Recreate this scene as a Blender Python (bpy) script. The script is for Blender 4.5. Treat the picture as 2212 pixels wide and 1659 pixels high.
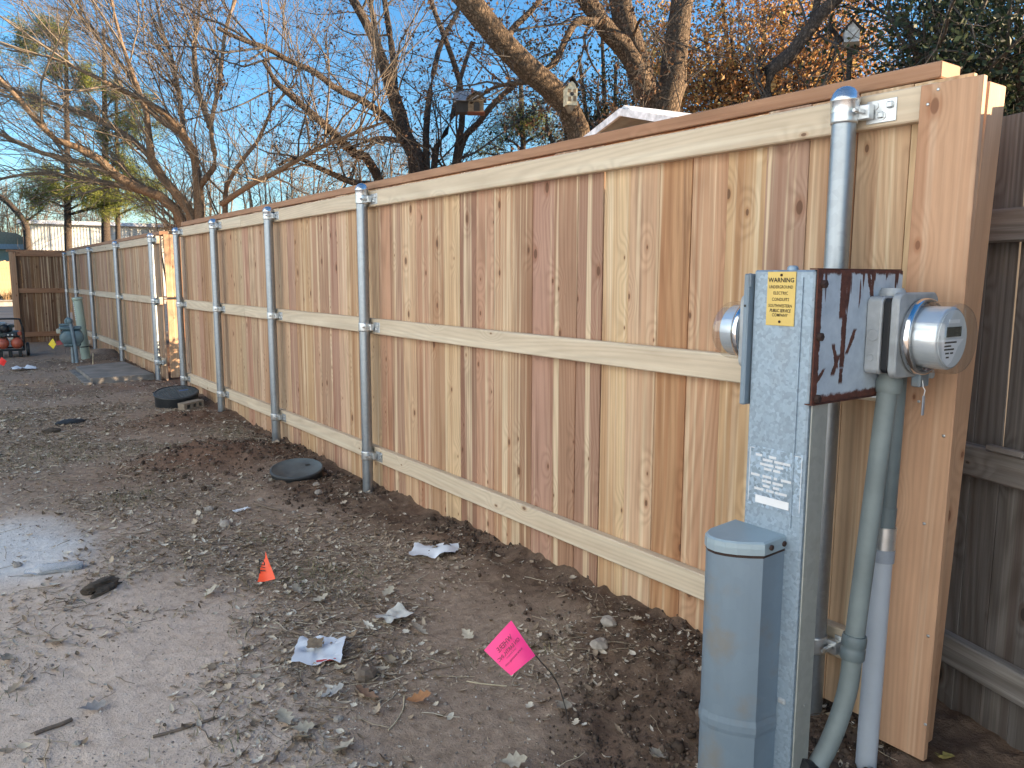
import bpy, math, random
import numpy as np
from mathutils import Vector, Matrix

# ------------------------------------------------------------------ camera, world, sun, exposure
scene = bpy.context.scene
for o in list(bpy.data.objects):
    bpy.data.objects.remove(o)
R = math.radians
YAW, PITCH, ROLL = R(35.8137), R(7.7313), R(0.179)
CAM = np.array([-1.9847, 0.0, 1.22])
FPX = 3118.294 / 4032 * 2212            # focal length in pixels of a 2212 px wide picture
FWD = np.array([math.sin(YAW) * math.cos(PITCH), math.cos(YAW) * math.cos(PITCH), -math.sin(PITCH)])
_r = np.array([math.cos(YAW), -math.sin(YAW), 0.0])
_u = np.cross(_r, FWD)
RIGHT = math.cos(ROLL) * _r + math.sin(ROLL) * _u
UP = -math.sin(ROLL) * _r + math.cos(ROLL) * _u
cd = bpy.data.cameras.new('camera')
cd.sensor_width = 36.0
cd.lens = 36.0 * 3118.294 / 4032
cd.clip_start = 0.05
cd.clip_end = 2000
cam = bpy.data.objects.new('camera', cd)
scene.collection.objects.link(cam)
cam.matrix_world = Matrix(((RIGHT[0], UP[0], -FWD[0], CAM[0]), (RIGHT[1], UP[1], -FWD[1], CAM[1]),
                           (RIGHT[2], UP[2], -FWD[2], CAM[2]), (0, 0, 0, 1)))
scene.camera = cam

SUN_EL = R(9.5)
SUN_H = np.array([0.80, -0.60])         # horizontal direction towards the sun
world = bpy.data.worlds.new('World')
scene.world = world
world.use_nodes = True
wn, wl = world.node_tree.nodes, world.node_tree.links
wn.clear()
sky = wn.new('ShaderNodeTexSky')
sky.sky_type = 'NISHITA'
sky.sun_disc = False
sky.sun_elevation = SUN_EL
sky.sun_rotation = math.atan2(SUN_H[0], SUN_H[1])
sky.altitude = 900
sky.air_density = 1.0
sky.dust_density = 0.35
sky.ozone_density = 2.6
bg = wn.new('ShaderNodeBackground')
bg.inputs['Strength'].default_value = 0.09
wo = wn.new('ShaderNodeOutputWorld')
hs = wn.new('ShaderNodeHueSaturation'); hs.inputs['Saturation'].default_value = 1.2
wl.new(sky.outputs['Color'], hs.inputs['Color']); wl.new(hs.outputs['Color'], bg.inputs['Color'])
wl.new(bg.outputs['Background'], wo.inputs['Surface'])

sd = bpy.data.lights.new('sun', 'SUN')
sd.energy = 5.0
sd.angle = R(0.5)
sd.color = (1.0, 0.76, 0.50)
sun = bpy.data.objects.new('sun', sd)
scene.collection.objects.link(sun)
sv = Vector((SUN_H[0] * math.cos(SUN_EL), SUN_H[1] * math.cos(SUN_EL), math.sin(SUN_EL)))
sun.rotation_euler = (-sv).to_track_quat('-Z', 'Y').to_euler()

scene.view_settings.view_transform = 'Standard'
scene.view_settings.look = 'None'
scene.view_settings.gamma = 1.0
scene.view_settings.use_curve_mapping = False
scene.view_settings.exposure = 2.0
scene.cycles.max_bounces = 6
scene.cycles.transparent_max_bounces = 8
scene.cycles.caustics_reflective = False
scene.cycles.caustics_refractive = False

# ------------------------------------------------------------------ small helpers
COL = scene.collection
rnd = random.Random(7)
rng = np.random.default_rng(11)

GY = [-200, 4.5, 6.9, 8.2, 9.3, 11.4, 13.6, 15.3, 18, 400]
GZ = [0, 0, .035, .085, .08, .10, .085, .04, 0, 0]

def px(u, v, depth):
    """point at a forward distance (metres) along the sight line of a photo position (2212 px frame)"""
    return CAM + (FWD + RIGHT * (u - 1106) / FPX - UP * (v - 829.5) / FPX) * depth

def gp(u, v):
    z = 0.0
    D = FWD + RIGHT * (u - 1106) / FPX - UP * (v - 829.5) / FPX
    for _ in range(10):
        P = CAM + D * (z - 1.22) / D[2]
        z = float(np.interp(P[1], GY, GZ))
    return P

def hashn(ix, iy, seed):
    h = (ix * 374761393 + iy * 668265263 + seed * 1274126177) & 0x7fffffff
    h = ((h ^ (h >> 13)) * 1274126177) & 0x7fffffff
    return ((h ^ (h >> 16)) & 0xffff) / 65535.0

def vnoise(x, y, seed=0):
    x = np.asarray(x, float); y = np.asarray(y, float)
    ix, iy = np.floor(x).astype(np.int64), np.floor(y).astype(np.int64)
    fx, fy = x - ix, y - iy
    fx = fx * fx * (3 - 2 * fx); fy = fy * fy * (3 - 2 * fy)
    a, b = hashn(ix, iy, seed), hashn(ix + 1, iy, seed)
    c, d = hashn(ix, iy + 1, seed), hashn(ix + 1, iy + 1, seed)
    return (a + (b - a) * fx) * (1 - fy) + (c + (d - c) * fx) * fy

def fbm(x, y, seed=0, octv=4):
    s, a, t = 0.0, 1.0, 0.0
    for k in range(octv):
        s = s + a * vnoise(np.asarray(x) * 2 ** k, np.asarray(y) * 2 ** k, seed + k); t += a; a *= .5
    return s / t

def fast_mesh(name, verts, faces, mat=None, smooth=False):
    """verts (N,3) array, faces (M,k) int array"""
    verts = np.asarray(verts, np.float32); faces = np.asarray(faces, np.int32)
    me = bpy.data.meshes.new(name)
    me.vertices.add(len(verts)); me.vertices.foreach_set('co', verts.ravel())
    k = faces.shape[1]
    me.loops.add(faces.size); me.loops.foreach_set('vertex_index', faces.ravel())
    me.polygons.add(len(faces))
    me.polygons.foreach_set('loop_start', np.arange(0, faces.size, k, dtype=np.int32))
    me.polygons.foreach_set('loop_total', np.full(len(faces), k, np.int32))
    if smooth: me.polygons.foreach_set('use_smooth', np.ones(len(faces), bool))
    me.update(calc_edges=True)
    if mat: me.materials.append(mat)
    return me

class MB:
    """collects shapes into one mesh"""
    def __init__(s): s.v = []; s.f = []; s.sm = []
    def add(s, vs, fs, smooth=False):
        n = len(s.v); s.v += [tuple(map(float, q)) for q in vs]
        s.f += [tuple(i + n for i in f) for f in fs]; s.sm += [smooth] * len(fs); return s
    def box(s, lo, hi, ch=0.0):
        x0, y0, z0 = lo; x1, y1, z1 = hi
        if ch <= 0:
            vs = [(x0,y0,z0),(x1,y0,z0),(x1,y1,z0),(x0,y1,z0),(x0,y0,z1),(x1,y0,z1),(x1,y1,z1),(x0,y1,z1)]
            return s.add(vs, [(0,3,2,1),(4,5,6,7),(0,1,5,4),(1,2,6,5),(2,3,7,6),(3,0,4,7)])
        # chamfered box: 24 vertices
        c = ch; vs = []; idx = {}
        for i, x in enumerate((x0, x1)):
            for j, y in enumerate((y0, y1)):
                for k, z in enumerate((z0, z1)):
                    sx, sy, sz = (1, -1)[i], (1, -1)[j], (1, -1)[k]
                    idx[i,j,k,0] = len(vs); vs.append((x, y + sy*c, z + sz*c))
                    idx[i,j,k,1] = len(vs); vs.append((x + sx*c, y, z + sz*c))
                    idx[i,j,k,2] = len(vs); vs.append((x + sx*c, y + sy*c, z))
        fs = []
        def quad(a, b, cc, d): fs.append((a, b, cc, d))
        for i in (0, 1):
            q = [idx[i,0,0,0], idx[i,1,0,0], idx[i,1,1,0], idx[i,0,1,0]]; fs.append(tuple(q if i else q[::-1]))
            q = [idx[0,i,0,1], idx[0,i,1,1], idx[1,i,1,1], idx[1,i,0,1]]; fs.append(tuple(q if i else q[::-1]))
            q = [idx[0,0,i,2], idx[1,0,i,2], idx[1,1,i,2], idx[0,1,i,2]]; fs.append(tuple(q if i else q[::-1]))
        for i in (0, 1):
            for j in (0, 1):
                fs.append((idx[i,j,0,0], idx[i,j,1,0], idx[i,j,1,1], idx[i,j,0,1]))
                fs.append((idx[i,0,j,0], idx[i,1,j,0], idx[i,1,j,2], idx[i,0,j,2]))
                fs.append((idx[0,i,j,1], idx[1,i,j,1], idx[1,i,j,2], idx[0,i,j,2]))
                for k in (0, 1): fs.append((idx[i,j,k,0], idx[i,j,k,1], idx[i,j,k,2]))
        return s.add(vs, fs)
    def tube(s, pts, rad, n=12, caps=True, smooth=True):
        pts = np.asarray(pts, float); K = len(pts)
        rad = np.full(K, rad) if np.isscalar(rad) else np.asarray(rad, float)
        T = np.gradient(pts, axis=0) if K > 2 else np.repeat((pts[1] - pts[0])[None], 2, 0)
        T /= np.linalg.norm(T, axis=1, keepdims=True) + 1e-12
        a = np.array([0, 0, 1.0]) if abs(T[0][2]) < .9 else np.array([1.0, 0, 0])
        A = np.cross(T[0], a); A /= np.linalg.norm(A); vs = []
        for k in range(K):
            A = A - T[k] * (A @ T[k]); A /= np.linalg.norm(A); B = np.cross(T[k], A)
            for i in range(n):
                t = 2 * math.pi * i / n
                vs.append(pts[k] + rad[k] * (math.cos(t) * A + math.sin(t) * B))
        fs = [(k*n+i, k*n+(i+1) % n, (k+1)*n+(i+1) % n, (k+1)*n+i) for k in range(K-1) for i in range(n)]
        s.add(vs, fs, smooth)
        if caps: s.add(vs[:n], [tuple(range(n))[::-1]]); s.add(vs[-n:], [tuple(range(n))])
        return s
    def lathe(s, prof, n=24, origin=(0,0,0), axis='z', smooth=True, capA=True, capB=True):
        """prof: list of (radius, height) turned round an axis through origin"""
        ex = {'z': ((1,0,0),(0,1,0),(0,0,1)), 'y': ((1,0,0),(0,0,-1),(0,1,0)), 'x': ((0,1,0),(0,0,1),(1,0,0))}[axis]
        A, B, Cx = map(np.array, ex); O = np.array(origin, float); vs = []
        for r, h in prof:
            for i in range(n):
                t = 2 * math.pi * i / n
                vs.append(O + r * (math.cos(t) * A + math.sin(t) * B) + h * Cx)
        K = len(prof)
        fs = [(k*n+i, k*n+(i+1) % n, (k+1)*n+(i+1) % n, (k+1)*n+i) for k in range(K-1) for i in range(n)]
        s.add(vs, fs, smooth)
        if capA: s.add(vs[:n], [tuple(range(n))[::-1]])
        if capB: s.add(vs[-n:], [tuple(range(n))])
        return s
    def prism(s, poly, z0, z1, smooth_side=False, axis='z'):
        n = len(poly)
        f = {'z': lambda a, b, c: (a, b, c), 'x': lambda a, b, c: (c, a, b), 'y': lambda a, b, c: (a, c, b)}[axis]
        vs = [f(a, b, z0) for a, b in poly] + [f(a, b, z1) for a, b in poly]
        s.add(vs, [(i, (i+1) % n, n+(i+1) % n, n+i) for i in range(n)], smooth_side)
        s.add(vs[:n], [tuple(range(n))[::-1]]); s.add(vs[n:], [tuple(range(n))])
        return s
    def mesh(s, name, mat):
        me = bpy.data.meshes.new(name); me.from_pydata(s.v, [], s.f)
        me.polygons.foreach_set('use_smooth', s.sm)
        me.materials.append(mat); me.update(); return me
    def build(s, name, mat, parent=None, loc=None):
        return link(name, s.mesh(name, mat), parent, loc)

def link(name, data, parent=None, loc=None):
    o = bpy.data.objects.new(name, data); COL.objects.link(o)
    if parent: o.parent = parent
    if loc is not None: o.location = loc
    return o

def thing(name, label, cat, loc=(0,0,0), rz=0.0, group=None):
    o = link(name, None, None, tuple(loc)); o.rotation_euler = (0, 0, rz); o.empty_display_size = .1
    return tag(o, label, cat, group)

def tag(o, label=None, cat=None, group=None, kind=None):
    if label: o['label'] = label
    if cat: o['category'] = cat
    if group: o['group'] = group
    if kind: o['kind'] = kind
    return o

# ------------------------------------------------------------------ materials
class NT:
    def __init__(s, name):
        s.m = bpy.data.materials.new(name); s.m.use_nodes = True
        s.n, s.l = s.m.node_tree.nodes, s.m.node_tree.links
        s.b = s.n['Principled BSDF']; s.out = s.n['Material Output']
    def new(s, t, **kw):
        q = s.n.new(t)
        for k, v in kw.items(): setattr(q, k, v)
        return q
    def put(s, sock, v):
        if isinstance(v, bpy.types.NodeSocket): s.l.new(v, sock)
        elif v is not None:
            if hasattr(sock.default_value, '__len__') and not hasattr(v, '__len__'): v = (v,) * len(sock.default_value)
            if hasattr(v, '__len__') and len(v) == 3 and len(sock.default_value) == 4: v = (*v, 1)
            sock.default_value = v
    def math(s, op, a, b=None, c=None, clamp=False):
        q = s.new('ShaderNodeMath', operation=op, use_clamp=clamp)
        s.put(q.inputs[0], a)
        if b is not None: s.put(q.inputs[1], b)
        if c is not None: s.put(q.inputs[2], c)
        return q.outputs[0]
    def vmath(s, op, a, b=None):
        q = s.new('ShaderNodeVectorMath', operation=op)
        s.put(q.inputs[0], a)
        if b is not None: s.put(q.inputs[1], b)
        return q.outputs[0]
    def comb(s, x, y, z):
        q = s.new('ShaderNodeCombineXYZ')
        for i, v in enumerate((x, y, z)): s.put(q.inputs[i], v)
        return q.outputs[0]
    def sep(s, v):
        q = s.new('ShaderNodeSeparateXYZ'); s.l.new(v, q.inputs[0]); return q.outputs
    def noise(s, vec, scale=1.0, detail=3, rough=.55, dist=0.0):
        q = s.new('ShaderNodeTexNoise'); s.put(q.inputs['Vector'], vec)
        q.inputs['Scale'].default_value = scale; q.inputs['Detail'].default_value = detail
        q.inputs['Roughness'].default_value = rough; q.inputs['Distortion'].default_value = dist
        return q.outputs['Fac']
    def voro(s, vec, scale=1.0, feature='F1', rand=1.0, dims='3D'):
        q = s.new('ShaderNodeTexVoronoi', feature=feature, voronoi_dimensions=dims)
        s.put(q.inputs['Vector'], vec); q.inputs['Scale'].default_value = scale
        q.inputs['Randomness'].default_value = rand
        return q
    def ramp(s, fac, stops):
        q = s.new('ShaderNodeValToRGB'); s.put(q.inputs[0], fac); e = q.color_ramp.elements
        while len(e) < len(stops): e.new(.5)
        for k, (p, c) in enumerate(stops):
            e[k].position = p; e[k].color = (*c, 1) if hasattr(c, '__len__') else (c, c, c, 1)
        return q.outputs[0]
    def smooth(s, v, a, b, lo=0.0, hi=1.0):
        q = s.new('ShaderNodeMapRange', interpolation_type='SMOOTHSTEP'); s.put(q.inputs[0], v)
        for i, x in enumerate((a, b, lo, hi)): q.inputs[i+1].default_value = x
        return q.outputs[0]
    def mix(s, f, a, b, blend='MIX'):
        q = s.new('ShaderNodeMix', data_type='RGBA', blend_type=blend); q.clamp_factor = True
        s.put(q.inputs[0], f); s.put(q.inputs[6], a); s.put(q.inputs[7], b)
        return q.outputs[2]
    def bump(s, h, strength=.3, dist=.01):
        q = s.new('ShaderNodeBump'); q.inputs['Strength'].default_value = strength
        q.inputs['Distance'].default_value = dist; s.l.new(h, q.inputs['Height'])
        s.l.new(q.outputs[0], s.b.inputs['Normal']); return q.outputs[0]
    def coords(s, which='Object'): return s.new('ShaderNodeTexCoord').outputs[which]
    def set(s, **kw):
        for k, v in kw.items(): s.put(s.b.inputs[k.replace('_', ' ')], v)
        return s

def plain(name, col, rough=.6, metal=0.0, var=.15, scale=12, bump=.0, bdist=.003, spec=None):
    t = NT(name); c = t.coords()
    n = t.noise(c, scale, 5, .6)
    k = t.smooth(n, .25, .75, 1 - var, 1 + var)
    t.set(Base_Color=t.mix(1.0, (*col, 1), t.comb(k, k, k), 'MULTIPLY'), Roughness=rough, Metallic=metal)
    if spec is not None: t.b.inputs['Specular IOR Level'].default_value = spec
    if bump: t.bump(t.noise(c, scale * 6, 4), bump, bdist)
    return t.m

def wood(name, along='z', base=None, sap=(.66, .52, .35), sapamt=.8, knots=.62, fiber=.16, ring=.16, rough=.75,
         knotcol=(.12, .06, .035), dark=.68, bumpk=.35, arch_k=13.0, freq=34.0):
    """sawn board: growth rings, fibre, sapwood streaks and knots; every board takes its own offset and obj.color"""
    t = NT(name); x, y, z = t.sep(t.coords())
    inf = t.new('ShaderNodeObjectInfo')
    a, b, L = {'z': (y, x, z), 'y': (z, x, y), 'x': (z, y, x)}[along]
    off = t.math('MULTIPLY', inf.outputs['Random'], 71.0)
    ao = t.math('ADD', t.math('ADD', a, t.math('MULTIPLY', b, .6)), off); Lo = t.math('ADD', L, t.math('MULTIPLY', off, 1.37))
    vec = t.comb(ao, b, Lo)
    kv = t.voro(t.comb(t.math('MULTIPLY', ao, 7.5), t.math('MULTIPLY', Lo, 4.0), 0), 1.0, dims='2D')
    kd = kv.outputs['Distance']; kr = t.sep(kv.outputs['Color'])
    has = t.math('LESS_THAN', kr[0], knots)
    size = t.math('MULTIPLY_ADD', t.math('POWER', kr[1], 2.5), .065, .026)
    krel = t.math('DIVIDE', kd, size)
    core = t.math('MULTIPLY', t.smooth(krel, .75, 1.05, 1, 0), has)
    rim = t.math('MULTIPLY', t.math('SUBTRACT', t.smooth(krel, 1.0, 2.2, 1, 0), 0), has)
    halo = t.math('MULTIPLY', t.smooth(kd, 0, .42, 1, 0), has)
    low = t.noise(t.vmath('MULTIPLY', vec, (9, 9, .8)), 1.0, 2, .5)
    arch = t.noise(t.vmath('MULTIPLY', vec, (5, 5, .55)), 1.0, 0, .5)
    ph = t.math('ADD', t.math('ADD', t.math('MULTIPLY', ao, freq), t.math('MULTIPLY', arch, arch_k)),
                t.math('ADD', t.math('MULTIPLY', halo, 2.4), t.math('MULTIPLY', low, 3.0)))
    rg = t.math('MULTIPLY_ADD', t.math('SINE', t.math('MULTIPLY', ph, 6.2832)), .5, .5)
    rg = t.math('POWER', rg, 1.6)
    fb = t.noise(t.vmath('MULTIPLY', vec, (260, 60, 5)), 1.0, 3, .6)
    st = t.noise(t.vmath('MULTIPLY', vec, (30, 5, .30)), 1.0, 3, .55)
    st2 = t.noise(t.vmath('MULTIPLY', t.vmath('ADD', vec, (9.3, 2.1, 4.7)), (19, 5, .5)), 1.0, 3, .5)
    blot = t.noise(t.vmath('MULTIPLY', vec, (14, 4, 3.0)), 1.0, 4, .6)
    col = inf.outputs['Color'] if base is None else (*base, 1)
    c = t.mix(t.math('MULTIPLY', t.smooth(st, .50, .64), sapamt), col, (*sap, 1))
    c = t.mix(t.math('MULTIPLY', t.smooth(st2, .46, .70), dark), c, t.mix(1.0, c, (.66, .50, .43, 1), 'MULTIPLY'))
    stain = t.noise(t.vmath('MULTIPLY', t.vmath('ADD', vec, (3.1, 7.7, 1.3)), (22, 5, 1.1)), 1.0, 5, .62)
    c = t.mix(t.math('MULTIPLY', t.smooth(stain, .56, .74), dark), c, t.mix(1.0, c, (.50, .43, .42, 1), 'MULTIPLY'))
    k = t.math('MULTIPLY_ADD', rg, -ring, 1 + ring * .45)
    k = t.math('MULTIPLY', k, t.math('MULTIPLY_ADD', fb, fiber * 2, 1 - fiber))
    k = t.math('MULTIPLY', k, t.math('MULTIPLY_ADD', blot, .44, .78))
    c = t.mix(1.0, c, t.comb(k, t.math('POWER', k, 1.08), t.math('POWER', k, 1.18)), 'MULTIPLY')
    c = t.mix(t.math('MULTIPLY', rim, .45), c, t.mix(1.0, c, (.62, .40, .28, 1), 'MULTIPLY'))
    c = t.mix(t.math('MULTIPLY', core, .8), c, (*knotcol, 1))
    t.set(Base_Color=c, Roughness=rough); t.b.inputs['Specular IOR Level'].default_value = .25
    t.bump(t.math('ADD', t.math('MULTIPLY', fb, .8), t.math('MULTIPLY', rg, .35)), bumpk, .0015)
    return t.m

def galv(name, col=(.50, .54, .57), metal=.75, rough=.38, spangle=.10, scale=70, streak=0.0, dirt=0.0, bump=.0):
    t = NT(name); c = t.coords()
    v = t.voro(c, scale); g = t.sep(v.outputs['Color'])[0]
    n = t.noise(t.vmath('MULTIPLY', c, (14, 14, 1.2)), 1.0, 4)
    n2 = t.noise(c, 9, 5)
    k = t.math('ADD', t.math('MULTIPLY_ADD', g, spangle * 2, 1 - spangle), t.math('MULTIPLY_ADD', n, streak * 2, -streak))
    cc = t.mix(1.0, (*col, 1), t.comb(k, k, k), 'MULTIPLY')
    if dirt: cc = t.mix(t.math('MULTIPLY', t.smooth(n2, .5, .72), dirt), cc, (.24, .21, .17, 1))
    t.set(Base_Color=cc, Metallic=metal, Roughness=t.math('MULTIPLY_ADD', n2, .2, rough - .08))
    if bump: t.bump(n2, bump, .004)
    return t.m

M = {}
M['picket'] = wood('cedar_picket', 'z')
M['rail'] = wood('cedar_rail', 'y', base=(.60, .49, .36), sapamt=.5, sap=(.68, .60, .47), knots=.32, ring=.10, dark=.12, fiber=.07)
M['rail_x'] = wood('cedar_rail_crosswise', 'x', base=(.52, .37, .23), sapamt=.4, knots=.3, ring=.12, dark=.25)
M['cap'] = wood('cedar_cap', 'y', base=(.36, .20, .12), sapamt=.05, knots=.4, ring=.12, dark=.3, knotcol=(.14, .05, .03))
M['trim'] = wood('fir_trim', 'z', base=(.50, .30, .185), sapamt=.5, sap=(.60, .43, .30), knots=.34, ring=.10, fiber=.13, dark=.45, knotcol=(.2, .09, .05), arch_k=9.0, freq=60)
M['old'] = wood('weathered_board', 'z', base=(.125, .112, .105), sap=(.21, .19, .172), sapamt=.6, knots=.25, ring=.25, fiber=.35,
                rough=.9, knotcol=(.03, .026, .024), dark=.6, bumpk=.8)
M['oldrail'] = wood('weathered_rail', 'y', base=(.19, .173, .16), sap=(.28, .26, .238), sapamt=.6, knots=.25, ring=.25, fiber=.35,
                    rough=.9, knotcol=(.04, .034, .03), dark=.5, bumpk=.8)
M['post'] = galv('galvanised_pipe', (.34, .375, .41), .80, .36, .05, 60, .22, .15)
M['fit'] = galv('galvanised_fitting', (.60, .62, .63), .80, .30, .06, 90, .05)
M['alu'] = galv('cast_aluminium', (.66, .68, .70), .9, .25, .03, 50)
M['bolt'] = galv('zinc_bolt', (.55, .57, .58), .85, .35, .05, 80)

# ------------------------------------------------------------------ the ground: one sheet to the horizon
def bumpf(x, y, cx, cy, rx, ry, h):
    return h * np.exp(-(((x - cx) / rx) ** 2 + ((y - cy) / ry) ** 2))

def ground_h(x, y):
    x = np.asarray(x, float); y = np.asarray(y, float)
    z = np.interp(y, GY, GZ) * np.interp(x, [-6, -2.5, 3, 8], [.3, .8, 1, .3])
    near = np.clip(1 - np.hypot(x + 1, y - 4) / 22, 0, 1)
    z = z + (fbm(x * .8 + 5, y * .8, 3, 4) - .5) * .05 * near
    soil = soil_mask(x, y)
    z = z + near * (fbm(x * 7, y * 7, 9, 4) - .5) * (.012 + .045 * soil)
    z = z + near * soil * np.clip(fbm(x * 22, y * 22, 21, 2) - .45, 0, 1) * .05
    for m in ((-.66, 5.32, .42, .30, .115), (-.36, 5.15, .3, .45, .05), (-.46, 6.75, .36, .26, .09), (-.10, 2.6, .20, 1.3, .030), (-.22, 1.75, .18, .35, .035),
              (-.18, 12.4, .30, .5, .12), (-.55, 12.2, .30, .3, -.03), (-.25, 4.5, .35, .35, .015), (.2, 1.0, .4, .5, -.03)):
        z = z + bumpf(x, y, *m)
    z = z + .045 * np.exp(-((x - .06) / .06) ** 2) * np.clip((y - 1.1) / .3, 0, 1) * np.clip((8.3 - y) / .2, 0, 1)  # ridge added behind the pickets to stop sun leaking under them
    return z * np.where(np.abs(x) < 40, 1, 0)

def soil_mask(x, y):
    w = np.interp(y, [0, 1.2, 2.0, 3.0, 4.2, 5.0, 6.0, 8, 18], [1.30, 1.10, .52, .48, .72, .60, .42, .40, .3])
    e = (fbm(x * 1.6 + 3, y * 1.6, 31, 4) - .5) * .9
    s = np.clip((x + w + e * .8) / .28, 0, 1)
    for m in ((-.55, 5.25, .62, .55, 1.3), (-.45, 6.75, .5, .4, 1.2), (-.55, 11.6, .7, .5, 1.0)):
        s = np.maximum(s, np.clip(bumpf(x, y, *m) + e * .4 - .25, 0, 1))
    return np.clip(s, 0, 1) * np.where(x < 1.5, 1, .4)

def axis(segs):
    out = []
    for a, b, st in segs: out += list(np.arange(a, b - 1e-6, st))
    return np.array(out + [segs[-1][1]])

def ground_mesh():
    xs = axis([(-400, -60, 85), (-60, -12, 8), (-12, -4, 1), (-4, -2.3, .12), (-2.3, .35, .018), (.35, 1.2, .09), (1.2, 8, .8), (8, 60, 8), (60, 400, 85)])
    ys = axis([(-400, -40, 90), (-40, -4, 6), (-4, .4, .4), (.4, 4.2, .018), (4.2, 8, .03), (8, 14, .06), (14, 18.5, .25)])
    X, Y = np.meshgrid(xs, ys, indexing='ij')
    Z = ground_h(X, Y)
    nx, ny = X.shape
    v = np.stack([X, Y, Z], -1).reshape(-1, 3)
    i = np.arange(nx - 1)[:, None] * ny + np.arange(ny - 1)[None]
    f = np.stack([i, i + ny, i + ny + 1, i + 1], -1).reshape(-1, 4)
    # beyond the alley mouth the sheet runs on, flat, to the horizon
    n = len(v)
    me_v = np.vstack([v, [(-400, 18.5, 0), (400, 18.5, 0), (400, 900, 0), (-400, 900, 0)]])
    # kept as its own quad strip 3 cm lower, under the street
    me_v[n:, 2] = -.03; me_v[n:n+2, 1] = 18.3
    f = np.vstack([f, [[n, n + 1, n + 2, n + 3]]])
    me = fast_mesh('ground', me_v, f, None, True)
    s = np.concatenate([soil_mask(X, Y).ravel(), np.zeros(4)]).astype(np.float32)
    at = me.attributes.new('soil', 'FLOAT', 'POINT'); at.data.foreach_set('value', s)
    d = np.clip(1.25 - (((X + 1.76) / .29) ** 2 + ((Y - 4.15) / .55) ** 2) + (fbm(X * 2.5, Y * 2.5, 77, 4) - .5) * 1.4, 0, 1)
    rd = np.clip(bumpf(X, Y, -.66, 5.3, .55, .42, 1.25) + bumpf(X, Y, -.46, 6.75, .48, .36, 1.2) + bumpf(X, Y, -.6, 9.0, .8, .5, .8) + (fbm(X * 3, Y * 3, 41, 3) - .6) * .6, 0, 1)
    at = me.attributes.new('red', 'FLOAT', 'POINT'); at.data.foreach_set('value', np.concatenate([rd.ravel(), np.zeros(4)]).astype(np.float32))
    at = me.attributes.new('dust', 'FLOAT', 'POINT'); at.data.foreach_set('value', np.concatenate([d.ravel(), np.zeros(4)]).astype(np.float32))
    p = np.clip((-.95 - X + (fbm(X * 1.3, Y * .7, 91, 4) - .5) * 1.5 - .22 * np.clip(Y - 2.5, 0, 5)) / .6, 0, 1)
    at = me.attributes.new('path', 'FLOAT', 'POINT'); at.data.foreach_set('value', np.concatenate([p.ravel(), np.zeros(4)]).astype(np.float32))
    return me

def ground_mat():
    t = NT('bare_earth'); c = t.coords('Object')
    def attr(n):
        q = t.new('ShaderNodeAttribute'); q.attribute_name = n; return q.outputs['Fac']
    so, du, pa = attr('soil'), attr('dust'), attr('path')
    n1 = t.noise(c, 2.2, 6, .62); n2 = t.noise(c, 26, 6, .65); n3 = t.noise(c, 150, 4, .6)
    mid = t.ramp(n2, [(.25, (.205, .148, .108)), (.55, (.35, .26, .195)), (.8, (.48, .37, .285))])
    path = t.ramp(n2, [(.2, (.43, .325, .255)), (.5, (.60, .47, .38)), (.85, (.72, .59, .49))])
    soil = t.ramp(n2, [(.25, (.085, .057, .041)), (.55, (.16, .108, .077)), (.85, (.25, .172, .125))])
    red = t.ramp(n2, [(.25, (.13, .075, .05)), (.8, (.26, .155, .105))])
    soil = t.mix(t.math('MULTIPLY', t.smooth(n1, .50, .70), .5), soil, red)
    col = t.mix(pa, mid, path); col = t.mix(so, col, soil); col = t.mix(attr('red'), col, red)
    col = t.mix(t.math('MULTIPLY', du, .85), col, t.ramp(n2, [(.2, (.55, .54, .53)), (.8, (.78, .77, .76))]))
    v = t.voro(c, 95); pebb = t.smooth(v.outputs['Distance'], .18, .30, 1, 0)
    pk = t.math('MULTIPLY', pebb, t.math('GREATER_THAN', t.sep(v.outputs['Color'])[0], .86))
    pk = t.math('MULTIPLY', pk, t.math('MULTIPLY_ADD', so, -.8, 1))
    col = t.mix(t.math('MULTIPLY', pk, .8), col, t.mix(t.sep(v.outputs['Color'])[1], (.16, .13, .12, 1), (.55, .50, .45, 1)))
    t.set(Base_Color=col, Roughness=.95); t.b.inputs['Specular IOR Level'].default_value = .15
    h = t.math('ADD', t.math('MULTIPLY', n2, 1.0), t.math('ADD', t.math('MULTIPLY', n3, .35), t.math('MULTIPLY', pk, .5)))
    t.bump(h, .9, .012)
    return t.m

M['earth'] = ground_mat()
gm = ground_mesh(); gm.materials.append(M['earth'])
tag(link('ground', gm), kind='structure')

# the street at the mouth of the alley
def asphalt():
    t = NT('asphalt'); c = t.coords()
    n = t.noise(t.vmath('MULTIPLY', c, (.25, 1.6, 1)), 1.0, 5); n2 = t.noise(c, 60, 3)
    col = t.ramp(n, [(.3, (.075, .078, .085)), (.7, (.12, .122, .13))])
    crack = t.voro(t.vmath('MULTIPLY', c, (.12, .55, 1)), 1.0, 'DISTANCE_TO_EDGE').outputs['Distance']
    col = t.mix(t.smooth(crack, .0, .025, .8, 0), col, (.03, .03, .033, 1))
    t.set(Base_Color=col, Roughness=.9); t.bump(n2, .4, .01); return t.m
M['asphalt'] = asphalt()
M['concrete'] = plain('concrete', (.34, .33, .31), .9, 0, .22, 6, .5, .004)
M['lawn'] = plain('dry_lawn', (.26, .20, .12), .95, 0, .35, 3, .8, .02)
tag(MB().box((-60, 18.4, -.06), (80, 36.5, .012)).build('street', M['asphalt']), kind='structure')
tag(MB().box((-60, 17.3, -.08), (-.95, 18.36, .03), .01).build('apron', M['concrete']), kind='structure')
k = MB()
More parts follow.
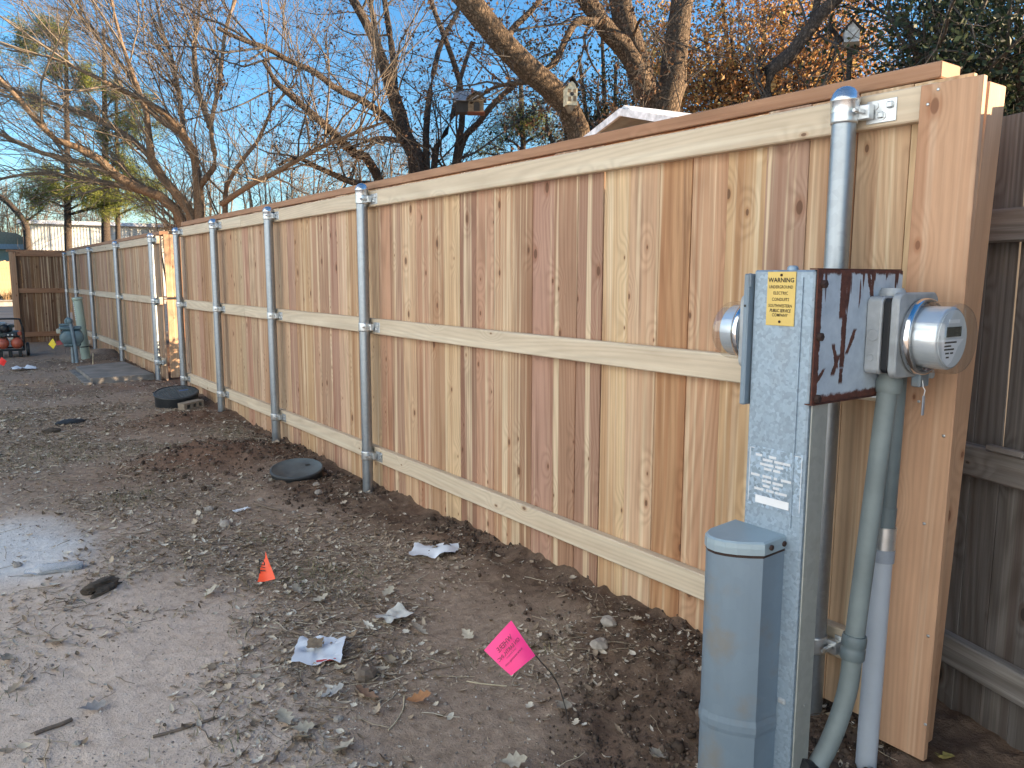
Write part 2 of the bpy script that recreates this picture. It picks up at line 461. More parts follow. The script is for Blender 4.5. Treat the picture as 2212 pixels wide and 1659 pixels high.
for i in range(20):
    k.box((-60 + i * 7, 36.56, -.05), (-60 + i * 7 + 6.97, 36.76, .17), .02)
tag(k.build('kerb', M['concrete']), kind='structure')
tag(MB().box((-60, 36.8, -.02), (80, 40.5, .19)).build('verge', M['lawn']), kind='structure')
tag(MB().box((-60, 38.0, .192), (80, 39.3, .215)).build('pavement', M['concrete']), kind='structure')

# ------------------------------------------------------------------ cedar fences
Z_B, Z_CAP0, Z_CAP1 = .018, 1.695, 1.734
RAILS = ((.174, .260), (.902, .986), (1.594, 1.677))
TONE = dict(tan=(.50, .315, .19), pink=(.50, .29, .195), red=(.31, .168, .118), pale=(.57, .42, .285), yellow=(.55, .37, .205),
            brown=(.40, .238, .16), grey=(.40, .28, .20), cream=(.60, .475, .33), orange=(.52, .285, .155), mauve=(.43, .265, .195))
NEAR = ['pale', 'tan', 'grey', 'yellow', 'pink', 'orange', 'pale', 'cream', 'brown', 'brown', 'mauve', 'brown', 'orange', 'pink', 'red', 'cream',
        'tan', 'pink', 'pale', 'mauve', 'pink', 'pale', 'tan', 'yellow', 'pale', 'mauve', 'brown', 'pink', 'yellow', 'tan', 'mauve', 'pale']

_pm = {}
def picket_mesh(h, w=.1388, variant=0):
    key = (round(h, 3), round(w, 4), variant)
    if key not in _pm:
        b = MB().box((0, 0, 0), (.016, w, h), .0012)
        _pm[key] = b.mesh('picket', M['picket'])
    return _pm[key]

def add_pickets(parent, y0, n, z0=Z_B, h=Z_CAP0 - Z_B - .002, tones=None, pitch=.1403, seed=1, gaps=(), shade=1.0):
    r = random.Random(seed); names = list(TONE)
    wts = [5, 3.5, .7, 4, 2.5, 1.6, 1.6, 2.5, 1.6, 2.5]
    for k in range(n):
        o = link('picket', picket_mesh(h, .1388 if k not in gaps else .1345), parent)
        o.location = (r.uniform(-.001, .0015), y0 + k * pitch + .0004, z0 + r.uniform(-.006, .0))
        o.rotation_euler = (r.uniform(-.0010, .0010), 0, r.uniform(-.008, .008))
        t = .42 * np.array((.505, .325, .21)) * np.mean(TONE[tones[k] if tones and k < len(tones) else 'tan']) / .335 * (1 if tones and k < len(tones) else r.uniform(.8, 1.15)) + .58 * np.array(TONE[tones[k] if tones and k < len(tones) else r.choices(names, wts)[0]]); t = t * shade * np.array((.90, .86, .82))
        f = r.uniform(.93, 1.07)
        o.color = (t[0] * f, t[1] * f * r.uniform(.97, 1.03), t[2] * f * r.uniform(.94, 1.06), 1)

_post_parts = {}
def post_meshes():
    if not _post_parts:
        _post_parts['post'] = MB().tube([(0, 0, -.25), (0, 0, 1.66)], .0302, 24).mesh('post', M['post'])
        c = MB().lathe([(.0345, 0), (.0352, .004), (.0352, .026), (.0368, .028), (.0372, .034), (.034, .040), (.0305, .050), (.022, .060), (.011, .0655), (.001, .067)], 28)
        _post_parts['cap'] = c.mesh('post_cap', M['alu'])
        b = MB()
        b.lathe([(.0306, -.024), (.0332, -.024), (.0337, -.018), (.0337, .018), (.0332, .024), (.0306, .024)], 28, capA=False, capB=False)
        # ears pinched together behind the bolt, then the plate screwed to the rail
        b.box((.006, -.062, -.018), (.030, -.030, .018), .002)
        b.box((.0325, -.118, -.028), (.0362, -.040, .028), .001)
        b.box((-.018, -.052, -.005), (.006, -.040, .005), .001)
        for yy, zz in ((-.100, .013), (-.082, -.012), (-.062, .014)):
            b.lathe([(.010, 0), (.010, .003)], 10, (.0300, yy, zz), 'x')
        m = b.mesh('bracket', M['fit'])
        # bolt heads must stand towards the alley
        _post_parts['bracket'] = m
        _post_parts['bolt'] = MB().box((-.0035, -.0075, -.0075), (.0035, .0075, .0075), .002).mesh('bolt', M['bolt'])
        _post_parts['carriage'] = MB().tube([(-.010, 0, 0), (-.034, 0, 0)], .0045, 8).mesh('carriage_bolt', M['bolt'])
    return _post_parts

def add_post(parent, y, top, rails, x=-.0735, ground=0.0, lean=(0, 0)):
    pm = post_meshes()
    o = link('post', pm['post'], parent, (x, y, top - 1.66 - .067 * .6)); o.rotation_euler = (lean[0], lean[1], 0)
    c = link('post_cap', pm['cap'], o, (0, 0, 1.628))
    for a, b in rails:
        br = link('bracket', pm['bracket'], o, (0, 0, (a + b) / 2 - o.location.z - .004))
        zc = (a + b) / 2 - o.location.z - .004
        for yy, zz in ((-.102, .012), (-.080, -.010)): link('bolt', pm['bolt'], o, (.029, yy, zc + zz))
        link('carriage_bolt', pm['carriage'], o, (0, -.046, zc))
    return o

def add_rail(parent, y0, y1, z, mat='rail', x=-.038, name='rail', thick=.0375):
    o = MB().box((0, 0, 0), (thick, y1 - y0, z[1] - z[0]), .004).build(name, M[mat], parent, (x, y0, z[0])); return o

# the near run, from the trimmed end to the gate
near = thing('cedar_fence', 'long new cedar picket fence running from the meter pedestal to the gate', 'fence')
add_pickets(near, 1.2079 - .1403 * 2, 53, tones=NEAR[:1] + NEAR, seed=5, gaps=(8,))
for a, b in ((.99, 3.952), (3.957, 6.30), (6.304, 8.27)):
    for z in RAILS: add_rail(near, a, b, z)
for a, b in ((1.002, 4.30), (4.303, 6.72), (6.724, 8.29)):
    MB().box((0, 0, 0), (.094, b - a, Z_CAP1 - Z_CAP0), .003).build('cap_board', M['cap'], near, (-.002, a, Z_CAP0))
tops = ((1.203, 1.706), (4.05, 1.724), (5.562, 1.704), (6.924, 1.697), (8.194, 1.686))
for y, t in tops: add_post(near, y, t, RAILS)
# trim board over the rail ends, end board standing across the run, corner 2x4 of the gate side
o = MB().box((0, 0, 0), (.0185, .1405, 1.66), .0015).build('trim_board', M['trim'], near, (-.0568, .893, .010)); o.rotation_euler = (.0085, 0, 0)
o = MB().box((0, 0, 0), (.085, .036, 1.68), .0025).build('end_stud', M['trim'], near, (.008, .943, -.012)); o.rotation_euler = (.029, 0, 0)
o = MB().box((0, 0, 0), (.037, .037, 1.66), .003).build('gate_stud', M['trim'], near, (-.0005 + .0165, 8.262, .02))
nail_m = MB().lathe([(.0038, .0005), (.0038, -.0014), (.002, -.0018)], 8, (0, 0, 0), 'x').mesh('nail', M['bolt'])
for (yy, zz) in ((1.000, 1.625), (.978, 1.655), (.905, .845), (.935, .62), (.895, .11), (.905, .34), (.97, .92)):
    link('nail', nail_m, near, (-.0568, yy, zz))

# the far run beyond the gate
far = thing('cedar_fence', 'farther run of cedar picket fence between the gate and the corner', 'fence')
add_pickets(far, 9.262, 52, z0=.05, h=1.60, seed=9)
FR = ((.235, .318), (.905, .985), (1.560, 1.642))
for a, b in ((9.25, 11.50), (11.505, 13.70), (13.705, 16.52)):
    for z in FR: add_rail(far, a, b, z)
for a, b in ((9.25, 12.9), (12.905, 16.55)):
    MB().box((0, 0, 0), (.094, b - a, .04), .003).build('cap_board', M['cap'], far, (-.002, a, 1.653))
for y, t in ((9.32, 1.679), (11.42, 1.668), (13.62, 1.650), (15.29, 1.642)): add_post(far, y, t, FR)

# short return at the corner, square to the run
ret = thing('cedar_fence', 'short cedar fence panel standing square across the far end of the run', 'fence', (-.02, 16.62, 0), math.pi / 2)
add_pickets(ret, 0.02, 6, z0=-.06, h=1.68, seed=21, shade=.62, tones=['brown', 'red', 'brown', 'orange', 'brown', 'red'])  # picket colours darkened to stand in for shade on this panel
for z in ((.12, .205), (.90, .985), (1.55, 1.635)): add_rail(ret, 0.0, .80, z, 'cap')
MB().box((0, 0, 0), (.094, .93, .038), .003).build('cap_board', M['cap'], ret, (-.002, 0, 1.625))
MB().box((0, 0, 0), (.0185, .10, 1.68), .0015).build('trim_board', M['trim'], ret, (-.0568, .80, -.06))
MB().box((0, 0, 0), (.037, .089, 1.66), .0015).build('end_stud', M['trim'], ret, (-.0375, .805, -.05))
add_post(ret, .05, 1.633, ((.90, .985), (1.55, 1.635)), x=-.0735)

# gate leaf standing open into the yard, hinged at the far run
gate = thing('wooden_gate', 'sunlit cedar gate leaf standing open behind the gap in the fence', 'gate', (.89, 9.235, .10), math.pi / 2)
for k_ in range(6):
    o = link('picket', picket_mesh(1.56), gate); o.location = (0, .01 + k_ * .1403, 0)
    t_ = TONE[['tan', 'yellow', 'tan', 'pale', 'orange', 'tan'][k_]]; o.color = (*t_, 1)
for z in ((.12, .208), (.75, .838), (1.42, 1.508)): add_rail(gate, .0, .85, z, x=.017, thick=.036)
h = MB().box((-.012, .60, .86), (-.001, .84, .885), .002).build('strap_hinge', plain('black_iron', (.02, .02, .02), .5, .3), gate)

# ------------------------------------------------------------------ old weathered fence behind the trimmed end
OF_A = math.atan2(-.33, -.944)          # heading of the old run, towards the camera side
oldf = thing('weathered_fence', 'old dark grey weathered board fence behind the trimmed end of the new fence', 'fence', (.30, .93, 0), math.atan2(.33, .944) * -1 + math.pi)
# local +y runs to the right of the picture, local +x faces the alley
r_ = random.Random(3)
_om = [MB().box((-.009, 0, 0), (.009, w_, 1.68), .0015).mesh('board', M['old']) for w_ in (.0885, .0885, .0885)]
s_ = -1.50
i_ = 0
while s_ < 2.3:
    o = link('board', _om[i_ % 3], oldf, (r_.uniform(-.002, .002), s_, -.03 + r_.uniform(-.012, .008)))
    o.rotation_euler = (r_.uniform(-.004, .004), 0, r_.uniform(-.012, .012)); s_ += .0895; i_ += 1
for zc in (.165, .725, 1.355):
    MB().box((0, 0, 0), (.037, 3.7, .086), .005).build('rail', M['oldrail'], oldf, (.010, -1.45, zc - .043))
MB().box((0, 0, 0), (.02, .11, .016), .003).build('splinter', M['oldrail'], oldf, (.046, .02, .769))

# ------------------------------------------------------------------ electric service pedestal
YP, XF = 1.0, -.465
M['ped'] = galv('galvanised_sheet', (.29, .365, .44), .40, .45, .16, 130, .12, .14, .05)
M['ped_side'] = galv('weathered_galvanised_sheet', (.40, .41, .38), .35, .5, .06, 60, .18, .2, .05)
M['cover'] = galv('grey_painted_steel', (.20, .258, .315), .25, .45, .03, 30, .18, .62, .12)
def rusty():
    t = NT('rust_streaked_paint'); c = t.coords(); x, y, z = t.sep(c)
    n = t.noise(c, 22, 6, .65); n2 = t.noise(c, 60, 5, .7)
    # runs of rust from the top edge and along the border
    run = t.noise(t.comb(t.math('MULTIPLY', x, 42), 0, t.math('MULTIPLY_ADD', z, 4.0, t.math('MULTIPLY', n, .5))), 1.0, 2, .5)
    top = t.smooth(z, 1.06, 1.236, 0, .16)
    f = t.math('ADD', run, top)
    def band(cx, w, z0, z1, slant=0.0):
        d = t.math('ABSOLUTE', t.math('SUBTRACT', t.math('ADD', x, t.math('MULTIPLY', t.math('SUBTRACT', z, z1), slant)), cx))
        d = t.math('ADD', d, t.math('MULTIPLY_ADD', n2, .016, -.008))
        m = t.smooth(d, w * .9, w * 1.15, 1, 0)
        m = t.math('MULTIPLY', m, t.smooth(z, z0 - .004, z0 + .004)); return t.math('MULTIPLY', m, t.smooth(z, z1 - .004, z1 + .004, 1, 0))
    m = t.smooth(f, .70, .73)
    for a in ((-.366, .013, 1.13, 1.24, 0), (-.358, .009, 1.02, 1.14, 0), (-.372, .007, 1.005, 1.05, -.45), (-.395, .006, 1.02, 1.075, .35), (-.36, .006, .985, 1.02, 0),
              (-.425, .006, .99, 1.022, -.9), (-.312, .007, 1.05, 1.105, -.55), (-.272, .006, 1.17, 1.232, .35), (-.252, .006, 1.16, 1.232, 0), (-.455, .008, .94, 1.24, 0)):
        m = t.math('MAXIMUM', m, band(*a))
    ed = t.math('MINIMUM', t.math('SUBTRACT', x, -.465), t.math('MINIMUM', t.math('SUBTRACT', 1.2365, z), t.math('SUBTRACT', z, .947)))
    m = t.math('MAXIMUM', m, t.smooth(t.math('ADD', ed, t.math('MULTIPLY_ADD', n2, .02, -.010)), .006, .012, 1, 0))
    bot = t.smooth(t.math('ADD', z, t.math('MULTIPLY_ADD', n2, .02, -.010)), .960, .968, 1, 0)
    m = t.math('MAXIMUM', m, bot)
    paint = t.ramp(n, [(.25, (.34, .40, .47)), (.55, (.46, .53, .60)), (.8, (.55, .61, .66))])
    rust = t.ramp(n2, [(.3, (.05, .021, .016)), (.7, (.15, .05, .032))])
    t.set(Base_Color=t.mix(m, paint, rust), Roughness=t.math('MULTIPLY_ADD', m, .4, .5), Metallic=0.0)
    t.bump(t.math('ADD', m, t.math('MULTIPLY', n2, .3)), .5, .002)
    return t.m
M['rusty'] = rusty()
M['rust'] = plain('rusted_steel', (.075, .026, .017), .85, 0, .35, 40, .5, .002)
M['rustdark'] = plain('rusted_bolt', (.035, .018, .014), .8, 0, .3, 60, .4, .001)
M['plate'] = plain('yellow_sign_enamel', (.66, .47, .13), .35, 0, .06, 20)
M['ink'] = plain('black_ink', (.02, .018, .014), .6, 0, 0)
M['white'] = plain('white_print', (.75, .76, .78), .6, 0, .05)
M['blackrub'] = plain('black_rubber', (.012, .013, .016), .45, 0, .2, 30)
M['diecast'] = plain('diecast_zinc', (.38, .40, .415), .55, .25, .22, 18, .15, .002)
M['conduit'] = plain('weathered_grey_pvc', (.20, .235, .235), .55, 0, .14, 9, .1, .001)
M['conduit2'] = plain('dark_grey_conduit', (.14, .175, .185), .5, 0, .18, 9, .1, .001)
M['pvc'] = plain('pale_grey_pvc', (.46, .50, .56), .42, 0, .06, 7)
M['chrome'] = galv('polished_steel_ring', (.75, .76, .77), 1.0, .12, .02, 40)

ped = thing('utility_pedestal', 'galvanised electric service pedestal with a yellow warning plate and rusty side panel', 'pedestal')
b = MB(); b.box((XF, YP + .004, -.1), (XF + .072, 1.160, 1.236), .004)
b.box((XF - .003, 1.030, .66), (XF, 1.034, 1.22), .0)          # folded seams of the sheet
b.build('column', M['ped'], ped)
MB().box((XF + .010, YP - .0005, -.1), (XF + .070, YP + .0035, .944), .001).build('column_side', M['ped_side'], ped)
MB().lathe([(.012, 0), (.012, .006), (.008, .010)], 12, (XF + .03, 1.08, 1.236)).build('top_plug', M['ped'], ped)
# rusty panel that carries the meter
b = MB(); b.box((XF, YP - .004, .947), (-.123, YP, 1.2365), .001)
pan = b.build('meter_panel', M['rusty'], ped)
MB().box((XF - .0015, YP - .007, .9440), (-.122, YP + .012, .9468), .0).build('panel_lip', M['rust'], pan)
MB().box((XF + .004, YP, 1.2368), (-.123, YP + .02, 1.2395), .0).build('panel_lip', M['rust'], pan)
for (bx, bz) in ((-.447, 1.206), (-.451, 1.093), (-.449, .958)):
    MB().lathe([(.010, 0), (.010, -.007), (.0075, -.0095)], 6, (bx, YP - .004, bz), 'y', smooth=False).build('bolt', M['rustdark'], pan)
# panel on the far side, seen edge on
b = MB(); b.box((XF - .016, 1.162, .925), (-.125, 1.176, 1.228), .003); b.box((XF - .014, 1.160, 1.196), (XF - .001, 1.168, 1.229), .003)
MBs = b.build('meter_panel', M['cover'], ped)
MB().lathe([(.003, 0), (.003, -.0006)], 8, (XF - .0165, 1.169, 1.155), 'x').build('rivet', M['ink'], MBs)

FONT = None
def text(name, body, size, parent, mat, origin, ex, ey, mirror=False, bold=.0, wide=1.0, shear=0.0):
    """a word laid on a plane: ex is the reading direction, ey its up; centred on origin"""
    cu = bpy.data.curves.new(name, 'FONT'); cu.body = body; cu.size = size; cu.align_x = 'CENTER'; cu.align_y = 'CENTER'
    cu.offset = bold; cu.shear = shear; cu.resolution_u = 2
    tmp = bpy.data.objects.new('tmp', cu); COL.objects.link(tmp)
    me = bpy.data.meshes.new_from_object(tmp.evaluated_get(bpy.context.evaluated_depsgraph_get()))
    bpy.data.objects.remove(tmp); bpy.data.curves.remove(cu)
    ex, ey, O = np.array(ex, float), np.array(ey, float), np.array(origin, float)
    for v in me.vertices:
        q = O + ex * v.co.x * wide * (-1 if mirror else 1) + ey * v.co.y; v.co = q
    me.materials.clear(); me.materials.append(mat); me.name = name
    return link(name, me, parent)

# yellow warning plate
sg = MB().box((XF - .0024, 1.0485, 1.113), (XF - .0006, 1.1215, 1.2325), .0006).build('warning_plate', M['plate'], ped)
yc = 1.085
for s_, z_, sz_, bo, wd, sh in (('WARNING', 1.2135, .0140, .0003, .98, 0), ('UNDERGROUND', 1.1985, .0098, .0001, .82, 0), ('ELECTRIC', 1.1850, .0098, .0001, .9, 0),
                            ('CONDUITS', 1.1710, .0098, .0001, .9, 0), ('SOUTHWESTERN', 1.1570, .0098, .0001, .80, 0),
                            ('PUBLIC SERVICE', 1.1462, .0100, .0002, .76, .25), ('COMPANY', 1.1362, .0098, .0001, .86, 0)):
    text('lettering', s_, sz_, sg, M['ink'], (XF - .0030, yc, z_), (0, -1, 0), (0, 0, 1), bold=bo, wide=wd, shear=sh)
for z_ in (1.225, 1.122):
    MB().lathe([(.0030, 0), (.0030, -.0016), (.002, -.0024)], 10, (XF - .0024, yc, z_), 'x').build('rivet', M['rustdark'], sg)
# metal-foil notice lower on the column
M['foil'] = galv('foil_notice', (.36, .46, .56), .6, .35, .30, 150, .05)
st = MB().box((XF - .0014, 1.008, .690), (XF - .0004, 1.150, .832), .0).build('foil_notice', M['foil'], ped)
bd = MB()
for (a0, b0, a1, b1) in ((1.010, .700, 1.0112, .826), (1.1475, .700, 1.1487, .826), (1.013, .826, 1.030, .8272), (1.136, .826, 1.147, .8272)):
    bd.box((XF - .0020, a0, b0), (XF - .0015, a1, b1))
r2 = random.Random(5)
rows = ((.812, ((1.124, .016), (1.086, .018))), (.803, ((1.100, .024), (1.070, .022), (1.050, .022))), (.792, ((1.102, .034), (1.068, .020))), (.782, ((1.098, .020), (1.074, .018))),
        (.764, ((1.132, .022), (1.100, .022), (1.076, .008), (1.045, .032))), (.753, ((1.108, .008), (1.094, .014), (1.070, .026))), (.742, ((1.100, .018), (1.074, .014))),
        (.732, ((1.120, .024), (1.096, .006), (1.086, .014), (1.072, .006), (1.056, .020))))
for z_, words in rows:
    for y_, w_ in words:
        q = y_ + w_ / 2
        while q > y_ - w_ / 2:
            cw = r2.uniform(.0016, .0024); bd.box((XF - .0020, q - cw, z_ - .0028), (XF - .0015, q, z_ + .0028)); q -= cw + .0007
bd.box((XF - .0021, 1.038, .699), (XF - .0015, 1.128, .717))
bd.build('lettering', M['white'], st)
# lower cover: hinged box with a rounded front
plan = [(-.463, 1.044), (-.533, 1.050), (-.552, 1.072), (-.568, 1.095), (-.579, 1.118), (-.585, 1.142), (-.582, 1.165), (-.569, 1.183), (-.545, 1.192), (-.463, 1.186)]
cov = MB()
n_ = len(plan)
cx_, cy_ = -.52, 1.12
def ringp(sc, z, dz=0.0): return [(cx_ + (a - cx_) * sc, cy_ + (c - cy_) * sc, z + dz * (a + .463)) for a, c in plan]
for i in range(n_):
    if i not in (0, n_ - 1): continue
    cov.add([ringp(1, -.1)[i], ringp(1, -.1)[(i + 1) % n_], ringp(1, .615, .1)[(i + 1) % n_], ringp(1, .615, .1)[i]], [(0, 1, 2, 3)])
cov.add(ringp(1, -.1)[1:] + ringp(1, .615, .1)[1:], [(i, i + 1, n_ + i, n_ - 1 + i) for i in range(n_ - 2)], True)
cv = cov.build('lower_cover', M['cover'], ped)
cap = MB(); vs = ringp(1.045, .611, .1) + ringp(1.05, .626, .1) + ringp(1.035, .637, .1) + ringp(.97, .641, .1)
cap.add(vs, [(k_ * n_ + i, k_ * n_ + (i + 1) % n_, (k_ + 1) * n_ + (i + 1) % n_, (k_ + 1) * n_ + i) for k_ in range(3) for i in range(n_)] +
        [tuple(range(3 * n_, 4 * n_)), tuple(range(n_))[::-1]])
M['covercap'] = galv('stained_grey_steel', (.31, .39, .44), .25, .45, .02, 30, .06, .60, .1)
cc = cap.build('cover_cap', M['covercap'], cv)
for xx in (-.518, -.472):
    MB().lathe([(.0065, 0), (.0065, -.003), (.004, -.0045)], 12, (xx, 1.0415, .622), 'y').build('screw', M['rustdark'], cc)
band = MB(); band.add(ringp(1.015, .165) + ringp(1.04, .175) + ringp(1.04, .19) + ringp(1.01, .205),
                     [(k_ * n_ + i, k_ * n_ + (i + 1) % n_, (k_ + 1) * n_ + (i + 1) % n_, (k_ + 1) * n_ + i) for k_ in range(3) for i in range(n_)], False)
band.build('band', M['cover'], cv)
sm_ = MB(); sm_.add(ringp(1.012, .604, .1) + ringp(1.012, .613, .1), [(i, (i + 1) % n_, n_ + (i + 1) % n_, n_ + i) for i in range(n_)]); sm_.build('cap_seam', M['rustdark'], cv)
hk = MB(); hk.tube([(-.455, 1.030, .245), (-.440, 1.012, .252), (-.418, 1.008, .246), (-.412, 1.006, .236), (-.424, 1.004, .232)], .006, 8)
hk.box((-.470, 1.020, .238), (-.430, 1.040, .252), .003)
hk.build('hasp', M['diecast'], cv)

def meter(name, label, ox, oz, y0, sgn, full=True):
    """socket box, gasket, face plate, ring and glass along -y (sgn=-1) or +y"""
    t = thing(name, label, 'meter', (ox, y0, oz), 0 if sgn < 0 else math.pi)
    def rbox(x0, x1, z0, z1, ya, yb, r):
        pl = []
        for (cx, cz, a0) in ((x1 - r, z1 - r, 0), (x0 + r, z1 - r, 90), (x0 + r, z0 + r, 180), (x1 - r, z0 + r, 270)):
            for q in range(0, 91, 18): pl.append((cx + r * math.cos(R(a0 + q)), cz + r * math.sin(R(a0 + q))))
        c = .003
        m = MB(); n = len(pl); mx, mz = (x0 + x1) / 2, (z0 + z1) / 2
        def rg(s, y): return [(mx + (a - mx) * s, y, mz + (bb - mz) * s) for a, bb in pl]
        s2 = 1 - 2 * c / (x1 - x0)
        v = rg(s2, ya) + rg(1, ya - c) + rg(1, yb + c) + rg(s2, yb)
        m.add(v, [(k * n + i, k * n + (i + 1) % n, (k + 1) * n + (i + 1) % n, (k + 1) * n + i) for k in range(3) for i in range(n)] +
              [tuple(range(n))[::-1], tuple(range(3 * n, 4 * n))]); return m
    bx = rbox(-.100, .075, -.085, .091, -.0005, -.036, .014).build('socket_box', M['diecast'], t)
    for (yy, zz, rr) in ((-.019, .004, .014), (-.016, -.048, .008)):
        MB().lathe([(rr, 0), (rr, -.0012), (rr * .85, -.0012), (rr * .85, -.0006)], 20, (-.1003, yy, zz), 'x').build('knockout', M['diecast'], bx)
    MB().lathe([(.028, 0), (.028, .012), (.024, .016), (.024, .018)], 20, (-.030, -.020, .0912)).build('hub_plug', M['diecast'], bx)
    rbox(-.094, .072, -.082, .088, -.0362, -.054, .012).build('gasket', M['blackrub'], t)
    rbox(-.096, .078, -.092, .100, -.0542, -.073, .020).build('face_plate', M['diecast'], t)
    MB().lathe([(.080, -.073), (.087, -.075), (.0885, -.084), (.086, -.093), (.080, -.095), (.079, -.090)], 48, (0, 0, 0), 'y', capA=False, capB=False).build('sealing_ring', M['chrome'], t)
    m = MB().lathe([(.070, -.076), (.0705, -.141), (.068, -.145), (.001, -.1455)], 48, (0, 0, 0), 'y')
    core = m.build('meter_body', M['mbody'], t)
    g = MB().lathe([(.0795, -.078), (.0795, -.150), (.0775, -.160), (.073, -.1665), (.066, -.169), (.001, -.1695)][::-1], 56, (0, 0, 0), 'y', capA=False, capB=False)
    g.build('glass_cover', M['glass'], t)
    if full:
        f = MB().lathe([(.064, -.1328), (.064, -.1345)], 40, (0, 0, 0), 'y').build('dial_face', M['dial'], t, (0, -.013, 0))
        MB().box((-.030, -.1365, .004), (.034, -.1347, .026), .0005).build('display', M['lcd'], f)
        lb = MB()
        lb.add([(-.050, -.1350, -.002), (.050, -.1350, -.002), (.028, -.1350, -.018), (.000, -.1350, -.052), (-.018, -.1350, -.060), (-.044, -.1350, -.044)], [(5, 4, 3, 2, 1, 0)])
        lb.box((-.022, -.1355, .034), (.026, -.1347, .042)); lb.build('label_plate', M['white'], f)
        tx = MB()
        for (a, c, w_) in ((-.036, -.008, .052), (-.036, -.016, .030), (-.036, -.0235, .044), (-.030, -.032, .016), (-.008, -.032, .012), (-.026, -.041, .012)):
            q = a
            while q < a + w_: tx.box((q, -.1356, c - .0018), (q + .0022, -.1351, c + .0018)); q += .0034
        tx.build('lettering', M['ink'], f)
    return t
t = NT('clear_glass')
fr = t.new('ShaderNodeFresnel'); fr.inputs[0].default_value = 1.95
tp = t.new('ShaderNodeBsdfTransparent'); tp.inputs[0].default_value = (.93, .95, .96, 1)
gl = t.new('ShaderNodeBsdfGlossy'); gl.inputs['Roughness'].default_value = .03
gb = t.new('ShaderNodeNewGeometry'); mx = t.new('ShaderNodeMixShader'); t.l.new(t.math('MULTIPLY', fr.outputs[0], t.math('SUBTRACT', 1.0, gb.outputs['Backfacing'])), mx.inputs[0]); t.l.new(tp.outputs[0], mx.inputs[1]); t.l.new(gl.outputs[0], mx.inputs[2]); t.l.new(mx.outputs[0], t.out.inputs[0])
M['glass'] = t.m
M['mbody'] = plain('pale_meter_plastic', (.66, .70, .74), .22, .45, .05, 8)
M['dial'] = plain('meter_dial', (.55, .58, .60), .4, 0, .04, 8)
M['lcd'] = plain('dark_display', (.035, .045, .035), .2, 0, .05, 10)
meter('electric_meter', 'round glass electric meter on the rusty panel, its dial facing the camera side', -.172, 1.087, YP - .0045, -1)
meter('electric_meter', 'electric meter whose glass peeks out left of the galvanised column', -.20, 1.075, 1.1765 + .095, 1, False)
MB_ = MB().box((-.09, 0, -.10), (.09, .095, .10), .01).build('meter_box', M['diecast'], MBs)
MB_.location = (-.20, 1.1765, 1.075)
# seal and lock hanging under the ring
lk = thing('meter_lock', 'small grey barrel lock and tag hanging under the meter ring', 'lock', (-.150, .925, .998))
MB().box((-.022, -.012, -.028), (.020, .010, .004), .003).build('lock_body', M['cover'], lk)
MB().lathe([(.010, -.016), (.010, .014)], 14, (.026, 0, .000), 'y').build('barrel', M['diecast'], lk)
w_ = MB().tube([(-.014, -.014, -.012), (-.018, -.018, -.026), (-.012, -.020, -.034), (-.016, -.020, -.046)], .0011, 6).build('wire', M['white'], lk)
MB().box((-.0205, -.0215, -.092), (-.0115, -.0185, -.046), .001).build('tag', plain('clear_tag', (.30, .32, .36), .3), lk)

# conduits
def spline(P, n=10):
    P = np.asarray(P, float); Q = np.vstack([2 * P[0] - P[1], P, 2 * P[-1] - P[-2]]); out = []
    for i in range(1, len(Q) - 2):
        for t_ in np.linspace(0, 1, n, endpoint=False):
            a, b_, c, d = Q[i-1], Q[i], Q[i+1], Q[i+2]
            out.append(.5 * ((2*b_) + (-a + c) * t_ + (2*a - 5*b_ + 4*c - d) * t_**2 + (-a + 3*b_ - 3*c + d) * t_**3))
    return np.array(out + [P[-1]])
ca = thing('conduit_pipe', 'grey conduit dropping from the meter and bending into the pedestal foot', 'conduit')
A0, A1 = np.array([-.205, .968, .990]), np.array([-.272, .975, .345])
MB().tube([A0, A1], .0225, 20).build('pipe', M['conduit'], ca)
MB().lathe([(.027, .955), (.0285, .96), (.0285, .985), (.024, .992), (.024, 1.004)], 22, (-.2035, .968, 0)).build('locknut', M['conduit'], ca)
dirn = (A1 - A0) / np.linalg.norm(A1 - A0)
cp = MB().tube([A1 - dirn * .03, A1 - dirn * .022, A1 - dirn * .004, A1, A1 + dirn * .004, A1 + dirn * .026, A1 + dirn * .03], [.0265, .0285, .0285, .0262, .0285, .0285, .0262], 22)
cp.build('coupling', M['conduit2'], ca)
el = spline([A1, A1 + np.array([-.012, .000, -.10]), A1 + np.array([-.05, .005, -.20]), A1 + np.array([-.105, .012, -.275]), A1 + np.array([-.175, .02, -.325])], 8)
MB().tube(el, .0228, 20).build('elbow', M['pvc2'] if 'pvc2' in M else M['conduit'], ca)
E1 = A1 + np.array([-.130, .018, -.288])
hd = MB().tube([E1 + np.array([-.030, .006, .012]), E1 + np.array([.022, -.004, -.012])], .034, 18)
hd.build('bushing', M['blackrub'], ca)
cb = thing('conduit_pipe', 'straight riser behind it, dark conduit above a pale plastic pipe', 'conduit')
xb, yb = -.140, .985
MB().tube([(xb + .004, yb, 1.0), (xb - .004, yb, .655)], .0215, 20).build('upper_pipe', M['conduit2'], cb)
MB().tube([(xb - .004, yb, .665), (xb - .008, yb, .615)], .0235, 20).build('sleeve', M['conduit2'], cb)
MB().tube([(xb - .008, yb, .618), (xb - .010, yb, .562)], .0275, 24).build('coupling', M['fit'], cb)
MB().tube([(xb - .010, yb, .562), (xb - .012, yb, .530)], .0285, 24).build('collar', plain('grey_collar', (.30, .33, .38), .5), cb)
MB().tube([(xb - .012, yb, .535), (xb - .022, yb, -.12)], .0250, 24).build('lower_pipe', M['pvc'], cb)

